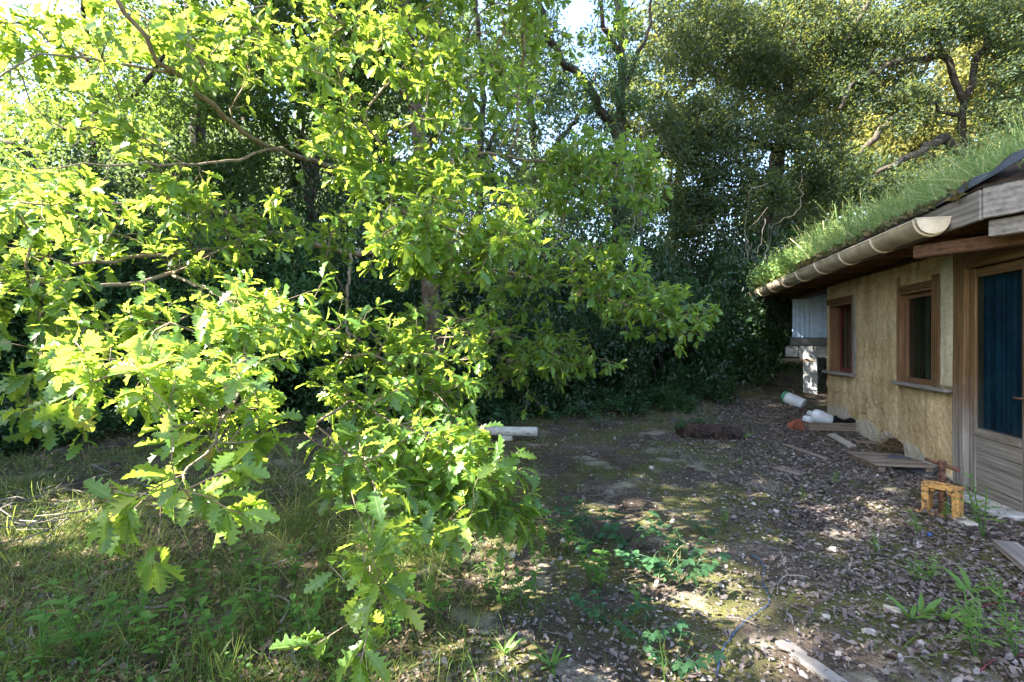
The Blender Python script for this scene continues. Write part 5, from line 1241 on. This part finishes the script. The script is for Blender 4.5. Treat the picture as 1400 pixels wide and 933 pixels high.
yp = PG(1108, 580); g_ = G(); g_.tube([(0, 0, 0), (0, 0, .01), (0, 0, .14), (0, 0, .15), (0, 0, .19)], [.04, .05, .05, .03, .018], 12); solid('plastic_bottle', g_, 'yellow_plastic', tuple(yp+np.array([0, 0, .06])), 'yellow plastic bottle lying between orange pot and tray', 'bottle', .4, rx=1.4)
g_ = G(); g_.box((-.05, -.07, 0), (.05, .07, .2), .03); solid('plastic_pouch', g_, 'jug', tuple(PG(1101, 586)+np.array([0, 0, .0])), 'small clear-white tub standing at the end of the tray', 'tub', .3, rx=.25)
# blue rope
def rope(pts, r_, mat, label, name, cat):
    q = np.array([PG(*p_) for p_ in pts]); s_ = Skel(); s_.limb(list(q+np.array([0, 0, .012])), r_, r_, 'a', .02, .002); pth = np.array(s_.p); pth[:, 2] = ground_z(pth[:, 0], pth[:, 1])+.012+.006*np.sin(np.arange(len(pth))*.35)
    g_ = G(); g_.tube(pth, r_, 7); o = g_.build(name, MAT[mat], None, pth[0], True); o.location = pth[0]; return tag(o, label, cat)
rope([(1026, 760), (1038, 768), (1045, 780), (1042, 800), (1052, 820), (1046, 833), (1030, 845), (1010, 860), (995, 880), (984, 905), (978, 935)],  .0024, 'blue', 'thin blue rope snaking over the bare mossy ground', 'rope', 'rope')
rope([(1332, 838), (1360, 828), (1385, 822), (1420, 808)], .005, 'redstem', 'dark red bramble runner lying over the litter before the door', 'bramble_runner', 'runner')
rope([(1340, 925), (1360, 905), (1390, 900), (1420, 905)], .005, 'redstem', 'dark red bramble runner curling among the ferny herbs', 'bramble_runner', 'runner')
cpz = PG(1270, 734); g_ = G(); g_.tube([(0, 0, 0), (0, 0, .003), (0, 0, .014), (0, 0, .016)], [.014, .016, .015, .011], 12); solid('bottle_cap', g_, 'blue', tuple(cpz+np.array([0, 0, .012])), 'bright blue bottle cap on the litter near the jack', 'cap', 0, rx=.4)
# fallen twigs
tw_me = []
for k in range(5):
    s_ = Skel(); L_ = .5; pts = [np.array([-L_/2+L_*j/4, rng.normal()*.03, .01+rng.uniform(0, .02)]) for j in range(5)]; s_.limb(pts, .006, .0025, 'a', .05, .003); 
    s_.limb([pts[2], pts[2]+np.array([.08, .05, .015]), pts[2]+np.array([.14, .10, .01])], .003, .0018, 'a', .05, .002); s_.radii(.002)
    g_ = s_.tubes(5, 5)['a']; tw_me.append(mesh_np('fallen_twig', np.vstack(g_.v), g_.f, np.concatenate(g_.var), MAT['deadtwig'], None, True))
def twig(px, py, s, label, group):
    p_ = PG(px, py); o = link('fallen_twig', tw_me[rng.integers(0, 5)]); o.location = p_+np.array([0, 0, .012]); o.rotation_euler = (0, rng.uniform(-.05, .05), rng.uniform(0, 6.28)); o.scale = (s,)*3; tag(o, label, 'twig', group)
for px, py in ((1080, 770), (1060, 800), (990, 850), (1100, 840), (900, 690), (860, 800), (1180, 800), (1150, 900), (760, 870), (960, 640), (1040, 660), (1110, 720), (1290, 780), (1350, 780), (820, 680), (740, 700), (930, 870), (1230, 910)): twig(px, py, rng.uniform(.35, .9), 'thin grey twig fallen on the open ground of the clearing', 'twigs on the clearing')
for px, py in ((60, 860), (150, 800), (250, 770), (330, 700), (420, 760), (500, 800), (560, 760), (90, 780), (220, 830), (380, 820), (610, 800)): twig(px, py, rng.uniform(.6, 1.3), 'thin grey twig fallen among the grass under the oak', 'twigs under the oak')
# brush pile in the sun at the left
bp = PG(40, 735); t = thing('brush_pile', bp, 'pile of pale dry brushwood in a patch of sun by the grass', 'brushwood')
g_ = G()
for k in range(90):
    c = rng.normal(size=3)*np.array([.55, .40, .0])+np.array([-.2, .2, rng.uniform(.02, .2)]); d_ = rdir(1)[0]*np.array([1, 1, .25]); L_ = rng.uniform(.2, .6); 
    w_ = np.array([c-d_*L_/2, c+rng.normal(size=3)*.02, c+d_*L_/2]); w_[:, 2] = np.maximum(w_[:, 2], .01); w_[:, 2] += ground_z(w_[:, 0]+bp[0], w_[:, 1]+bp[1])-bp[2]; g_.tube(w_, [.006, .005, .003], 5, rng.uniform())
tag(g_.build('sticks', MAT['deadtwig'], t, smooth=True), kind='stuff')
